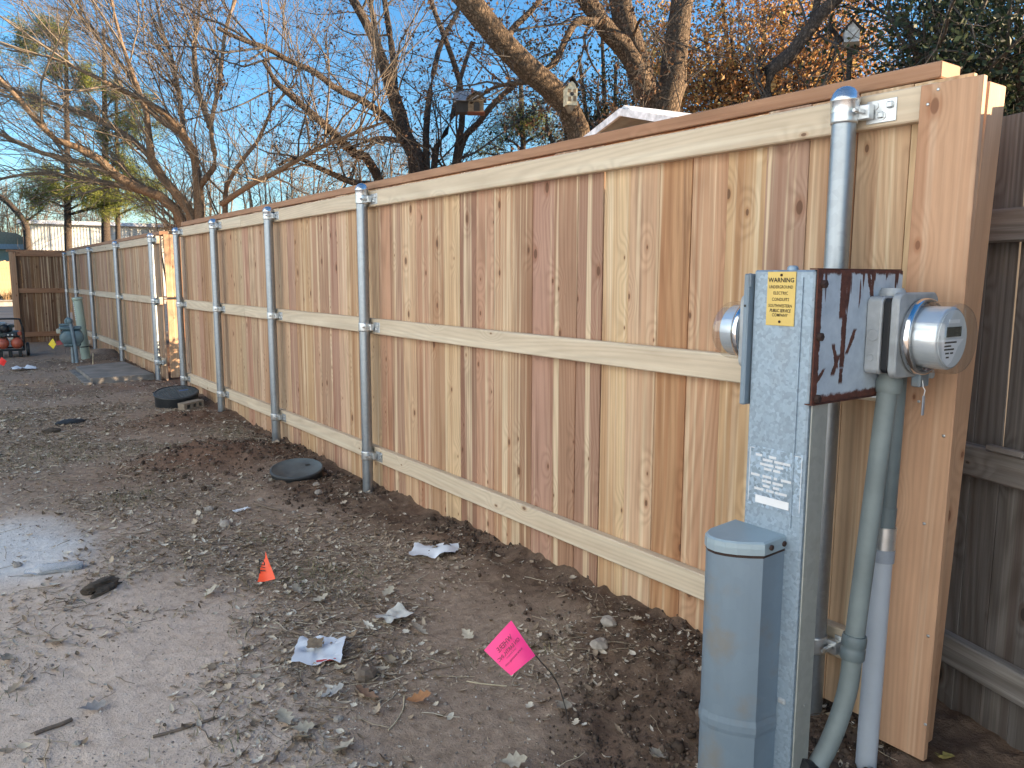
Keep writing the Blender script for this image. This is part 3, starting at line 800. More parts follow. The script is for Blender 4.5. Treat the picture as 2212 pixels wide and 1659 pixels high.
# ------------------------------------------------------------------ unseen houses added across the alley to bounce sunlight onto the fence
M['siding'] = plain('pale_blue_siding', (.46, .60, .80), .8, 0, .05, 2)  # blue picked so the bounced sunlight comes out neutral
M['siding2'] = plain('grey_blue_siding', (.46, .60, .80), .8, 0, .05, 2)
M['shingle'] = plain('roof_shingle', (.16, .14, .13), .9, 0, .25, 5, .5, .02)
M['pane'] = plain('window_pane', (.03, .04, .05), .08, 0, .1, 2)
def house(label, y0, y1, x1, depth, wall, h, roof_h, wins, cat='house'):
    t = thing('sun_bounce_house', label, cat, (x1, y0, 0))
    L = y1 - y0
    b = MB(); n_b = int(h / .2)
    for i in range(n_b):                                   # lapped boards
        b.box((-.02 - .006, .0, i * h / n_b), (.012, L, (i + 1) * h / n_b - .008))
    b.box((-depth, .01, 0), (-.03, L - .01, h - .02))
    b.build('wall', wall, t)
    r = MB().prism([(-depth - .35, h - .05), (.35, h - .05), (.35, h + .05), (-depth / 2, h + roof_h), (-depth - .35, h + .05)], -.3, L + .3, axis='y')
    r.build('roof', M['shingle'], t)
    for (yy, zz, ww, hh) in wins:
        f = MB()
        f.box((.012, yy, zz), (.05, yy + ww, zz + .07)); f.box((.012, yy, zz + hh - .07), (.05, yy + ww, zz + hh))
        f.box((.012, yy, zz + .07), (.05, yy + .07, zz + hh - .07)); f.box((.012, yy + ww - .07, zz + .07), (.05, yy + ww, zz + hh - .07))
        w = f.build('window', M['siding2'], t)
        MB().box((.013, yy + .07, zz + .07), (.022, yy + ww - .07, zz + hh - .07)).build('pane', M['pane'], w)
    return t
house('tall pale blue unseen house added across the alley to bounce sunlight onto the new fence', -10, 11, -6.6, 9, M['siding'], 8.2, 2.6,
      [(3, 1.0, 1.2, 1.4), (9, 1.0, 1.2, 1.4), (15, 1.0, 1.2, 1.4), (5, 3.7, 1.1, 1.3), (13, 3.7, 1.1, 1.3), (5, 6.2, 1.1, 1.3), (13, 6.2, 1.1, 1.3)])
house('unseen grey-blue house added farther toward the street to bounce sunlight across the alley', 13.0, 17.2 + 7, -6.8, 8, M['siding2'], 4.2, 2.0, [(3, 1.0, 1.2, 1.4), (7, 1.0, 1.2, 1.4)])

# ------------------------------------------------------------------ things lying and standing on the ground
def on_ground(u, v, dz=0.0):
    P = gp(u, v); P[2] = float(ground_h(P[0], P[1])) + dz; return P

def facing(P):                      # turn about z so that local -y looks at the camera
    return math.atan2(CAM[0] - P[0], -(CAM[1] - P[1]))

def sheet(w, h, nx, ny, amp, seed, curl=0.0, fold=None):
    """crumpled sheet lying in its local xy plane"""
    X, Y = np.meshgrid(np.linspace(-w/2, w/2, nx), np.linspace(-h/2, h/2, ny), indexing='ij')
    Z = (fbm(X / w * 4 + seed, Y / w * 4, seed, 3) - .35) * amp + curl * (X / w * 2) ** 2 * h
    if fold: Z += fold * np.abs(Y) / h
    X = X + (fbm(X / w * 3, Y / w * 3 + 9, seed + 5, 2) - .5) * w * .16; Y = Y + (fbm(X / w * 3 + 4, Y / w * 3, seed + 8, 2) - .5) * h * .16
    v = np.stack([X, Y, Z], -1).reshape(-1, 3)
    i = np.arange(nx - 1)[:, None] * ny + np.arange(ny - 1)[None]
    return v, np.stack([i, i + ny, i + ny + 1, i + 1], -1).reshape(-1, 4)

M['paper'] = plain('white_paper', (.72, .75, .80), .8, 0, .08, 8)
M['dirtypaper'] = plain('soiled_paper', (.60, .58, .53), .85, 0, .28, 14)
M['redpaper'] = plain('red_print', (.45, .04, .05), .7, 0, .1)
M['pink'] = plain('pink_vinyl', (.95, .035, .23), .45, 0, .03, 6)
M['orangefl'] = plain('orange_vinyl', (.92, .085, .02), .45, 0, .05, 6)
M['redfl'] = plain('red_vinyl', (.85, .035, .03), .5, 0, .05, 6)
M['dkredfl'] = plain('dark_red_vinyl', (.28, .03, .035), .5, 0, .05, 6)
M['yellowfl'] = plain('yellow_vinyl', (.85, .62, .02), .5, 0, .05, 6)
M['wire'] = plain('steel_wire', (.12, .11, .10), .5, .6, .2)
M['blackpl'] = plain('black_plastic', (.035, .040, .046), .55, 0, .35, 7, .25, .002)
M['lidtop'] = plain('dusty_black_plastic', (.085, .10, .105), .6, 0, .30, 9, .3, .002)
M['stone'] = plain('pale_stone', (.34, .30, .26), .9, 0, .25, 20, .4, .003)
M['stick'] = plain('dry_stick', (.16, .12, .09), .9, 0, .3, 25, .5, .002)
M['straw'] = plain('pale_straw', (.50, .42, .29), .85, 0, .2, 25)
M['darkwood'] = plain('rotten_wood', (.085, .066, .05), .95, 0, .4, 22, .7, .004)

def sheet_thing(name, label, cat, u, v, w, h, amp, seed, mat, rz, dz=.006, curl=0, tilt=(0, 0), fold=None):
    vs, fs = sheet(w, h, 14, 10, amp, seed, curl, fold)
    o = link(name, fast_mesh(name, vs, fs, mat, False)); P = on_ground(u, v, dz); o.location = P
    o.rotation_euler = (tilt[0], tilt[1], rz); tag(o, label, cat); return o
sheet_thing('paper_scrap', 'white crumpled receipt lying on dark soil nearest the fence', 'paper', 938, 1199, .20, .15, .045, 3, M['paper'], -.62, .012)
o = sheet_thing('paper_carton', 'flattened white paper carton with brown stains and red edge', 'paper', 690, 1408, .155, .18, .045, 12, M['paper'], -.5, .010)
cs = sheet(.05, .07, 7, 7, .02, 31); c_ = link('stain', fast_mesh('stain', cs[0] + np.array([-.015, .008, .022]), cs[1], plain('brown_stain', (.27, .20, .13), .9, 0, .2, 30)), o)
c_ = MB().tube([(.0, -.083, .006), (.06, -.078, .008)], .003, 6).build('red_edge', M['redpaper'], o)
o = sheet_thing('paper_wrapper', 'folded dirty white wrapper rolled up on the leaf litter', 'paper', 850, 1334, .125, .085, .040, 7, M['dirtypaper'], .30, .012, .16)
sheet_thing('paper_scrap', 'small pale curled scrap on the ground below the round lid', 'paper', 521, 1106, .085, .035, .02, 17, M['paper'], .15, .006)
sheet_thing('plastic_bag', 'white plastic bag on the ground near the compressor', 'bag', 52, 797, .26, .17, .10, 23, M['paper'], .1, .02)
sheet_thing('cloth_scrap', 'whitish cloth bunched behind the green marker pipe', 'cloth', 181, 752, .22, .16, .14, 29, M['dirtypaper'], .4, .06, tilt=(.5, 0))

# survey flags
def flag(name, label, P_base, P_tip, corners, mat, seed=1, words=(), thick=True):
    t = thing(name, label, 'flag', P_base)
    B = np.array(P_base); q = np.array(P_tip) - B
    MB().tube(spline([(0, 0, -.03), q * .5 + np.array([.01, 0, .01]), q], 5), .0016, 6).build('wire', M['wire'], t)
    c = [np.array(x) - B for x in corners]; n = 7; v = []
    nr = np.cross(c[1] - c[0], c[3] - c[0]); nr /= np.linalg.norm(nr)
    for i in range(n):
        for j in range(n):
            a, b_ = i / (n - 1), j / (n - 1)
            p = (c[0] * (1 - a) + c[1] * a) * (1 - b_) + (c[3] * (1 - a) + c[2] * a) * b_
            v.append(p + nr * .006 * (math.sin(a * 4 + seed) + math.cos(b_ * 3.5 + seed)))
    i = np.arange(n - 1)[:, None] * n + np.arange(n - 1)[None]
    f = link('vinyl', fast_mesh('vinyl', v, np.stack([i, i + n, i + n + 1, i + 1], -1).reshape(-1, 4), mat, True), t)
    return t, f, c, nr
D0 = 1.80
c_ = [px(1104, 1340, D0 + .03), px(1157, 1416, D0), px(1104, 1460, D0 - .02), px(1044, 1405, D0 + .02)]
pf, ff, cl, nr = flag('survey_flag', 'bright pink survey flag with printed lettering, near the middle foreground', on_ground(1232, 1548), px(1157, 1416, D0), c_, M['pink'], 2)
ctr = (cl[0] + cl[1] + cl[2] + cl[3]) / 4
exu = cl[3] - cl[0]; exu = exu / np.linalg.norm(exu); eyu = np.cross(nr, exu); eyu /= np.linalg.norm(eyu)
if (nr @ (CAM - (ctr + np.array(pf.location)))) < 0: nr = -nr
# the lettering shows through from behind, so it reads mirrored
eyv = cl[0] - cl[1]; eyv = eyv / np.linalg.norm(eyv)
for s_, dy_, sz_, sx in (('WHERE', .014, .0165, 0), ('ON EARTH, INC', -.002, .0115, .0), ('Land Surveyors', -.011, .006, 0), ('www.woomap.com', -.021, .0085, 0)):
    text('lettering', s_, sz_, ff, plain('flag_print', (.20, .006, .04), .6, 0, 0), ctr + eyv * (dy_ + .004) + nr * .0135, -exu, eyv, mirror=True, bold=.0002 if sz_ > .01 else 0, wide=.82)
P0 = on_ground(573, 1254)
of, ff2, cl2, n2_ = flag('survey_flag', 'folded orange triangular survey flag standing on the litter left of centre', P0, P0 + np.array([0, .003, .10]),
     [px(577, 1192, 3.12), px(594, 1250, 3.03), px(553, 1256, 3.03), px(568, 1216, 3.10)], M['orangefl'], 4)
ctr = (cl2[0] + cl2[1] + cl2[2] + cl2[3]) / 4
if (n2_ @ (CAM - (ctr + P0))) < 0: n2_ = -n2_
text('lettering', 'ATT/D', .033, ff2, M['ink'], ctr + n2_ * .016 + np.array([.0, 0, -.018]), (0, 0, 1), -RIGHT, bold=.0006, wide=1.0)
P0 = on_ground(118, 762)
d_ = 10.9
flag('survey_flag', 'yellow survey flag in front of the short return panel', P0, px(117, 752, d_), [px(113, 731, d_), px(122, 744, d_), px(116, 754, d_), px(104, 744, d_)], M['yellowfl'], 1)
P0 = on_ground(141, 760)
flag('survey_flag', 'dark red survey flag beside the yellow one', P0, px(136, 742, d_ + .4), [px(121, 737, d_ + .4), px(133, 733, d_ + .4), px(135, 744, d_ + .4), px(122, 747, d_ + .4)], M['dkredfl'], 5)
P0 = on_ground(6, 792)
flag('survey_flag', 'red-orange survey flag at the left edge below the compressor', P0, px(7, 784, 9.6), [px(4, 771, 9.6), px(15, 780, 9.6), px(7, 791, 9.6), px(-4, 784, 9.6)], M['redfl'], 3)

# round black valve lid near the second post
P0 = on_ground(642, 1033); P0[2] = max(P0[2], .005)
ld = thing('valve_box_lid', 'plain round black plastic valve lid tilted on dark soil near a post', 'lid', P0)
ld.rotation_euler = (R(8), R(-5), 0); ld.location.z += .02
b = MB().lathe([(.150, -.05), (.151, .018), (.155, .020), (.158, .028), (.157, .036), (.153, .038)], 44, capA=False, capB=False); b.build('skirt', M['blackpl'], ld)
b = MB().lathe([(.153, .038), (.146, .0405), (.145, .038), (.06, .039), (.001, .0395)], 44, capA=False, capB=False); l2 = b.build('top', M['lidtop'], ld)
MB().box((.055, -.012, .0385), (.085, .012, .0398), .0005).build('finger_slot', M['ink'], l2)
# ribbed meter box farther back, with the brick against it
P0 = on_ground(383, 872)
mb = thing('water_meter_box', 'black round water meter box with a studded lid beside the perforated brick', 'meter box', P0)
mb.rotation_euler = (R(10), R(-4), 0)
MB().lathe([(.185, -.10), (.185, .10), (.190, .104), (.192, .118), (.186, .124), (.178, .124)], 44, capA=False, capB=False).build('ring', M['blackpl'], mb)
b = MB().lathe([(.178, .118), (.001, .119)], 44, capA=False, capB=False); lt = b.build('lid', M['lidtop'], mb)
sp = MB()
for i in range(-6, 7):
    for j in range(-6, 7):
        if math.hypot(i, j) < 6.2 and not (abs(j - 1) < 1.2 and 0 < i < 5): sp.box((i * .025 - .007, j * .025 - .007, .119), (i * .025 + .007, j * .025 + .007, .124), .0015)
tag(sp.build('studs', M['lidtop'], lt), kind='stuff')
MB().box((.03, .012, .1192), (.11, .034, .1225), .002).build('finger_grip', plain('blue_plastic', (.05, .14, .34), .5), lt)
P0 = on_ground(414, 884); 
bk = MB(); bk.box((-.10, -.045, .052), (.10, .045, .068)); bk.box((-.10, -.045, 0), (.10, .045, .016)); 
for xx in (-.10, -.036, .022, .080): bk.box((xx, -.045, .016), (xx + (.026 if xx != .080 else .020), .045, .052))
o = bk.build('brick', plain('perforated_brick', (.26, .21, .16), .9, 0, .2, 20, .4, .003)); o.location = P0; o.rotation_euler = (0, R(-4), R(22))
tag(o, 'tan perforated brick with three holes leaning against the meter box', 'brick')

# concrete pad by the gate
M['padc'] = plain('soiled_concrete', (.22, .20, .18), .9, 0, .3, 5, .5, .004)
pad = thing('concrete_pad', 'low concrete slab on the ground in front of the far fence posts', 'slab', (0, 0, 0))
MB().prism([(-.735, 9.36), (-.10, 9.40), (-.13, 11.0), (-.705, 10.72)], .02, .135).build('upper_slab', M['padc'], pad)
MB().prism([(-.80, 9.33), (-.715, 9.345), (-.685, 10.75), (-.78, 10.72)], .0, .095).build('edge_strip', M['padc'], pad)

# gas meter
M['gas'] = plain('blue_grey_enamel', (.115, .175, .20), .45, .1, .2, 14, .1, .002)
P0 = on_ground(157, 786); P0 = np.array([-.64, 11.55, .08])
gmtr = thing('gas_meter', 'blue-grey gas meter on a pipe stand near the marker pipe', 'meter', P0, facing(P0))
b = MB()
for sx in (-1, 1):
    b.lathe([(.02, -.085), (.075, -.082), (.088, -.068), (.092, -.05), (.092, .05), (.088, .068), (.075, .082), (.02, .085)], 22, (sx * .048 + .015, .07, .345), 'y')
b.box((-.105, .005, .32), (.135, .135, .44), .025); b.box((-.085, .0, .225), (.115, .14, .30), .02)
b.build('meter_case', M['gas'], gmtr)
MB().box((-.125, -.005, .445), (.130, .115, .485), .012).build('top_flange', M['gas'], gmtr)
MB().box((-.155, -.01, .40), (-.105, .06, .46), .008).build('index_box', plain('cream_plastic', (.42, .42, .34), .5), gmtr)
r1 = MB().tube(spline([(.055, -.015, -.1), (.045, -.015, .2), (.020, -.015, .45), (.005, -.01, .545)], 6), .022, 16).build('riser', plain('blue_grey_pipe', (.16, .22, .27), .45, .2), gmtr)
MB().lathe([(.03, 0), (.036, .012), (.034, .035), (.028, .05), (.014, .062), (.001, .065)], 18, (.004, -.01, .530)).build('regulator_dome', M['gas'], gmtr)
MB().tube([(-.12, .02, .505), (.00, .02, .51)], .017, 12).build('inlet_pipe', M['gas'], gmtr)
MB().tube(spline([(-.035, .03, .50), (-.04, .03, .56), (-.02, .02, .585), (.0, 0, .58)], 5), .018, 12).build('inlet_elbow', M['gas'], gmtr)
MB().tube([(.01, .05, -.1), (.01, .05, .25)], .020, 14).build('stand_pipe', plain('galvanised_stub', (.25, .30, .33), .5, .4), gmtr)
# marker pipe
P0 = np.array([-.42, 12.0, .09])
mk = thing('marker_pipe', 'pale green plastic utility marker pipe leaning beside the gas meter', 'pipe', P0); mk.rotation_euler = (R(0), R(-4), 0)
M['green'] = plain('pale_green_plastic', (.34, .42, .36), .5, 0, .08, 6)
MB().tube([(0, 0, -.15), (0, 0, .80)], .058, 26).build('tube', M['green'], mk)
MB().lathe([(.060, .80), (.066, .803), (.066, .835), (.060, .84), (.001, .842)], 26).build('cap', M['green'], mk)
MB().lathe([(.0585, .17), (.062, .172), (.062, .182), (.0585, .184)], 26, capA=False, capB=False).build('clamp', M['blackpl'], mk)
rl = MB(); r2 = random.Random(4)
for k_ in range(9): rl.box((-.054 - .006, -.03 + r2.uniform(-.004, .0), .54 + k_ * .027), (-.0535 + .002, -.012 + r2.uniform(0, .004), .54 + k_ * .027 + r2.uniform(.008, .018)))
rl.build('print', M['white'], mk)
o = MB().tube([(0, 0, -.05), (.012, 0, .12), (.015, 0, .16)], .006, 6).build('stake', M['straw']); o.location = on_ground(200, 790)
tag(o, 'thin pale wooden stake standing in front of the marker pipe', 'stake')

# low clipped hedge in the yard; unseen, added to block low sun through the gate
hg = thing('sun_block_hedge', 'low clipped evergreen hedge added unseen in the yard to block low sun through the gate', 'sun_block_hedge', (1.8, 7.45, 0))
HR = np.random.default_rng(77); nH = 9000
HP = HR.uniform((-.28, -1.2, .03), (.28, 1.1, .84), (nH, 3)); a_ = HR.normal(size=(nH, 3)); a_ /= np.linalg.norm(a_, axis=1, keepdims=True); b_ = HR.normal(size=(nH, 3)); b_ -= a_ * (a_ * b_).sum(1, keepdims=True); b_ /= np.linalg.norm(b_, axis=1, keepdims=True)
HV = np.stack([HP - a_ * .03, HP + b_ * .016, HP + a_ * .03, HP - b_ * .016], 1).reshape(-1, 3)
tag(link('foliage', fast_mesh('foliage', HV, np.arange(4 * nH).reshape(nH, 4), plain('hedge_leaf', (.04, .07, .025), .6, 0, .4, 20)), hg), kind='stuff')
for q in range(6): MB().tube([(0, -.8 + q * .32, -.05), (.02, -.8 + q * .32, .5)], .012, 6).build('stem', M['darkwood'], hg)

# wheeled twin-tank compressor
P0 = np.array([-1.20, 13.05, .085])
cp_ = thing('air_compressor', 'wheeled petrol air compressor with two red tank ends at the left edge', 'compressor', P0, R(-3))
M['tank'] = plain('red_enamel', (.42, .10, .055), .4, 0, .15, 10)
M['engine'] = plain('dark_green_plastic', (.045, .062, .058), .5, 0, .3, 12, .2, .002)
M['frame'] = plain('black_enamel', (.018, .019, .022), .4, .2, .2)
for sx in (-.10, .07):
    MB().lathe([(.001, -.085), (.04, -.078), (.062, -.055), (.074, -.02), (.077, .02), (.077, .5), (.05, .56), (.001, .57)], 26, (sx, 0, .185), 'y').build('tank', M['tank'], cp_)
b = MB(); b.box((-.20, -.02, .080), (.16, .02, .105), .006); b.box((-.20, .45, .080), (.16, .49, .105), .006)
for xx in (-.20, .14): b.tube([(xx, 0, .09), (xx, .48, .09)], .013, 8)
b.build('chassis', M['frame'], cp_)
for xx in (-.13, -.02, .10): MB().box((xx - .022, -.015, -.005), (xx + .022, .03, .082), .006).build('foot', M['frame'], cp_)
MB().tube(spline([(.150, .0, .09), (.150, 0, .35), (.125, 0, .50), (.10, .0, .525), (-.05, .0, .53), (-.24, .0, .525)], 6), .013, 10).build('handle', M['frame'], cp_)
MB().tube(spline([(.150, .3, .09), (.160, .2, .35), (.125, .02, .50)], 6), .013, 10).build('side_bar', M['frame'], cp_)
b = MB(); b.box((-.16, .05, .265), (.115, .42, .345), .02); b.box((-.14, .08, .345), (.03, .36, .43), .02)
eng = b.build('engine', M['engine'], cp_)
MB().lathe([(.065, -.0), (.06, -.03), (.02, -.035)], 20, (-.07, .075, .39), 'y').build('fan_cover', M['frame'], eng)
MB().box((-.09, .03, .275), (.075, .05, .335), .008).build('control_panel', M['blackpl'], eng)
for xx in (-.03, .02): MB().lathe([(.012, 0), (.012, -.006)], 12, (xx, .03, .305), 'y').build('gauge', M['fit'], eng)
MB().box((.08, .04, .29), (.135, .20, .345), .012).build('air_filter', M['tank'], eng)
MB().box((-.20, .06, .425), (-.03, .26, .475), .02).build('fuel_tank', plain('grey_plastic', (.28, .31, .33), .4), eng)
MB().box((-.02, .10, .40), (.055, .16, .445), .012).build('muffler', M['engine'], eng)
for sx in (-.245, .195):
    wl_ = link('wheel', None, cp_, (sx, .06, .095))
    wl_ = MB().lathe([(.05, -.016), (.088, -.020), (.098, -.010), (.098, .010), (.088, .020), (.05, .016)], 26, (0, 0, 0), 'x').build('wheel', M['blackrub'], cp_, (sx, .06, .095))
    MB().lathe([(.052, -.019), (.052, .019)], 18, (0, 0, 0), 'x').build('hub', M['fit'], wl_)
for o in list(bpy.data.objects):
    if o.type == 'EMPTY' and o.name.startswith('wheel'): bpy.data.objects.remove(o)

# two dark lumps (old shoe soles), cable, bottle, wood and stones
def lump(name, label, cat, u, v, sx, sy, sz, mat, rz, seed, n=(14, 9), dz=0.0, rough=.38):
    m = MB(); vs = []; nu, nv = n
    for j in range(1, nv):
        for i in range(nu):
            a, b_ = 2 * math.pi * i / nu, math.pi * j / nv
            k_ = 1 + rough * (float(vnoise(2 * math.cos(a) * math.sin(b_) + 7 + seed, 2 * math.sin(a) * math.sin(b_) + 2 * math.cos(b_), seed)) - .5)
            vs.append((sx * k_ * math.cos(a) * math.sin(b_), sy * k_ * math.sin(a) * math.sin(b_), sz * k_ * math.cos(b_)))
    fs = [(j * nu + i, (j + 1) * nu + i, (j + 1) * nu + (i + 1) % nu, j * nu + (i + 1) % nu) for j in range(nv - 2) for i in range(nu)]
    fs += [tuple(range(nu)), tuple(range((nv - 2) * nu, (nv - 1) * nu))[::-1]]
    m.add(vs, fs, False); o = m.build(name, mat); o.location = on_ground(u, v, sz * .45 + dz); o.rotation_euler = (0, 0, rz)
    return tag(o, label, cat)
lump('old_shoe', 'longer of two dark worn shoe soles lying on the path', 'shoe', 152, 912, .10, .045, .028, M['blackpl'], .25, 3)
lump('old_shoe', 'shorter dark clump lying just below the shoe sole', 'shoe', 112, 933, .062, .04, .026, M['darkwood'], .35, 8)
lump('wood_chunk', 'grey block of wood half buried in leaf litter', 'wood', 790, 1463, .040, .030, .026, M['stick'], .4, 13, (8, 6))
lump('rotten_branch', 'rotten dark branch stub on the bare path at left', 'branch', 226, 1275, .092, .030, .026, M['darkwood'], .62, 23, (22, 12), rough=1.1)
for (u, v, s_, lab) in ((656, 963 + 80, .04, ''), (688, 1068, .030, 'pale clay stone resting on soil right of the twig'), (683, 1050, .022, 'small tan stone just above the pale clay stone'),
                        (563, 1082, .020, 'rounded stone near the left end of the twig'), (452, 1105, .026, 'flat pale stone on litter left of the curled scrap'),
                        (487, 1142, .035, 'broad buff stone among the leaves'), (38, 1224, .022, 'small brown stone beside the bottle'), (486, 1190, .016, 'white pebble near the orange flag, upper left'),
                        (1315, 1378, .030, 'brown clod stone near the pedestal cover'), (1295, 1420, .034, 'rounded soil clod below the brown clod stone'), (635, 1110, .014, 'pale stone on bare soil right of the scrap'),
                        (730, 1555, .016, 'pale leaf-like stone at the bottom edge of the litter'), (165, 1605, .013, 'round pebble on the path at lower left')):
    if lab: lump('stone', lab, 'stone', u, v, s_, s_ * .8, s_ * .6, M['stone'], rnd.uniform(0, 3), int(u), (9, 6))
def stick(label, pts, r, mat, cat='stick'):
    P = [on_ground(*q, dz=r * .8) for q in pts]; o0 = P[0].copy()
    o = MB().tube(spline([p_ - o0 for p_ in P], 5), r, 7).build('stick', mat); o.location = o0; return tag(o, label, cat)
stick('dark curved stick on the bare path at lower left', [(75, 1583), (100, 1573), (130, 1562), (155, 1551)], .0060, M['stick'])
stick('twig lying below the round lid', [(548, 1090), (575, 1099), (607, 1110)], .0075, M['stick'])
stick('thin pale straw lying right of the pink flag, below it', [(1008, 1469), (1040, 1474), (1095, 1480)], .0022, M['straw'], 'straw')
stick('long dark stick above the carton', [(630, 1363), (670, 1373), (700, 1382), (735, 1392)], .0055, M['stick'])
stick('pale straw slanting in the litter above the wrapper', [(748, 1275), (765, 1297), (780, 1315)], .0022, M['straw'], 'straw')
stick('bent pale stem in the lower middle litter', [(873, 1500), (871, 1530), (855, 1560), (839, 1577)], .0022, M['straw'], 'straw')
stick('slender dark stick at the bottom left of the litter', [(330, 1592), (390, 1575), (440, 1560), (470, 1548)], .0045, M['stick'])
stick('curling black cable near the gas meter', [(160, 805), (185, 812), (210, 806), (235, 795)], .010, M['blackpl'], 'cable')
# clear crushed bottle
M['clearpl'] = NT('clear_plastic').set(Base_Color=(.95, .97, 1), Roughness=.12, IOR=1.3).m
M['clearpl'].node_tree.nodes['Principled BSDF'].inputs['Transmission Weight'].default_value = .75
pr = [(.012, 0), (.014, .02), (.014, .03)] + [(.030 + .002 * (k_ % 2), .05 + .012 * k_) for k_ in range(13)] + [(.028, .215), (.005, .218)]
o = MB().lathe(pr, 18, (0, 0, 0), 'x').build('plastic_bottle', M['clearpl']); o.location = on_ground(54, 1244, .018); o.rotation_euler = (.4, 0, R(-18)); o.scale = (1, 1, .62)
tag(o, 'crushed clear plastic bottle on the pale dusty patch', 'bottle')

# ------------------------------------------------------------------ litter, gravel and clods that nobody could count
def island_mat(name, stops, rough=.85, trans=0.0):
    t = NT(name); g = t.new('ShaderNodeNewGeometry')
    t.set(Base_Color=t.ramp(g.outputs['Random Per Island'], stops), Roughness=rough); t.b.inputs['Specular IOR Level'].default_value = .2
    return t.m

def scatter(n, xr, yr, dens, seed):
    r = np.random.default_rng(seed); out = []; need = n
    while need > 0:
        x = r.uniform(*xr, 4 * n); y = yr[0] + (yr[1] - yr[0]) * r.uniform(0, 1, 4 * n) ** 1.25
        k_ = r.uniform(0, 1, 4 * n) < dens(x, y); q = np.stack([x[k_], y[k_]], -1)[:need]; out.append(q); need -= len(q)
    return np.vstack(out), r

def place(shapeV, shapeF, pts, r, size, tilt=.35, lift=.004, squash=None):
    """copies of a small shape set down on the ground with their own turn, tilt and size -> verts, faces"""
    n = len(pts); k_ = len(shapeV)
    s = size[0] + (size[1] - size[0]) * r.uniform(0, 1, n) ** 2
    az = r.uniform(0, 2 * np.pi, n); tx = r.normal(0, tilt, n); ty = r.normal(0, tilt, n)
    V = np.repeat(np.asarray(shapeV, float)[None], n, 0) * s[:, None, None]
    if squash is not None: V *= (1 + r.uniform(-squash, squash, (n, 1, 3)))
    c, q = np.cos(tx)[:, None], np.sin(tx)[:, None]; y, z = V[..., 1] * c - V[..., 2] * q, V[..., 1] * q + V[..., 2] * c
    V[..., 1], V[..., 2] = y, z
    c, q = np.cos(ty)[:, None], np.sin(ty)[:, None]; x, z = V[..., 0] * c + V[..., 2] * q, -V[..., 0] * q + V[..., 2] * c
    V[..., 0], V[..., 2] = x, z
    c, q = np.cos(az)[:, None], np.sin(az)[:, None]; x, y = V[..., 0] * c - V[..., 1] * q, V[..., 0] * q + V[..., 1] * c
    V[..., 0], V[..., 1] = x, y
    gz = ground_h(pts[:, 0], pts[:, 1])
    V += np.stack([pts[:, 0], pts[:, 1], gz + lift], -1)[:, None]
    F = np.asarray(shapeF)[None] + (np.arange(n) * k_)[:, None, None]
    return V.reshape(-1, 3), F.reshape(-1, np.asarray(shapeF).shape[1])

def leaf_shape(lobes, narrow, curl):
    """leaf as a strip of quads down both sides of the midrib"""
    n = 9; v = []; f = []
    for i in range(n):
        a = i / (n - 1); w = math.sin(math.pi * min(1, a * 1.05 + .02)) ** .8 * narrow
        if lobes: w *= .62 + .55 * (i % 2)
        zc = curl * (a - .5) ** 2
        v += [(a - .5, -w, zc + .55 * w * abs(curl) + .02), (a - .5, 0, zc), (a - .5, w, zc + .55 * w * abs(curl) + .02)]
    for i in range(n - 1):
        for j in (0, 1): f.append((i*3+j, (i+1)*3+j, (i+1)*3+j+1, i*3+j+1))
    return v, f

def litter_d(x, y):
    s = soil_mask(x, y); p = np.clip((-1.15 - x - .2 * np.clip(y - 2.5, 0, 5)) / .5, 0, 1)
    m = fbm(x * 2.2 + 9, y * 2.2, 55, 3)
    d = np.clip((m - .30) * 3.2, 0, 1) * (1 - .72 * s) * (1 - .72 * p)
    du = np.clip(1.3 - (((x + 1.74) / .36) ** 2 + ((y - 4.15) / .66) ** 2), 0, 1)
    return np.clip(d * np.where(y < 8, 1, .35) + .03, 0, 1) * (x < -.03) * (1 - .9 * du)
LEAF = [(0, (.13, .095, .065)), (.3, (.27, .20, .14)), (.6, (.42, .335, .25)), (.85, (.52, .45, .36)), (1, (.62, .57, .49))]
M['leaf'] = island_mat('dry_leaf', LEAF)
for nm, lab, shp, n_, sz, sd_ in (('oak_leaf_litter', 'scattered dry lobed oak leaves on the ground', leaf_shape(True, .30, .7), 1700, (.018, .048), 1),
                             ('leaf_litter', 'scattered narrow dry leaves on the ground', leaf_shape(False, .20, .8), 17000, (.010, .036), 2),
                             ('leaf_crumbs', 'fine crumbs of dry leaf on the ground', ([(-.5, 0, .03), (0, -.22, .1), (.5, .03, .05), (.05, .25, .0)], [(0, 1, 2, 3)]), 60000, (.004, .017), 3)):
    pts, r = scatter(n_, (-2.3, -.02), (1.0, 12.5), litter_d, 100 + sd_)
    V, F = place(*shp, pts, r, sz, .30, .004, .35)
    tag(link(nm, fast_mesh(nm, V, F, M['leaf'], False)), lab, 'litter', kind='stuff')
tw = MB(); tw.tube([(-.5, 0, 0), (-.2, .03, .01), (.15, -.02, .012), (.5, .05, 0)], .012, 3, caps=False)
pts, r = scatter(6000, (-2.2, -.02), (1.0, 10), litter_d, 210)
V, F = place(tw.v, tw.f, pts, r, (.020, .13), .08, .005, .3)
M['twig'] = island_mat('dry_twig', [(0, (.10, .075, .055)), (.45, (.28, .22, .16)), (.8, (.46, .38, .27)), (1, (.56, .50, .40))])
tag(link('twig_litter', fast_mesh('twig_litter', V, F, M['twig'], False)), 'thin straw and twigs strewn over the ground', 'litter', kind='stuff')
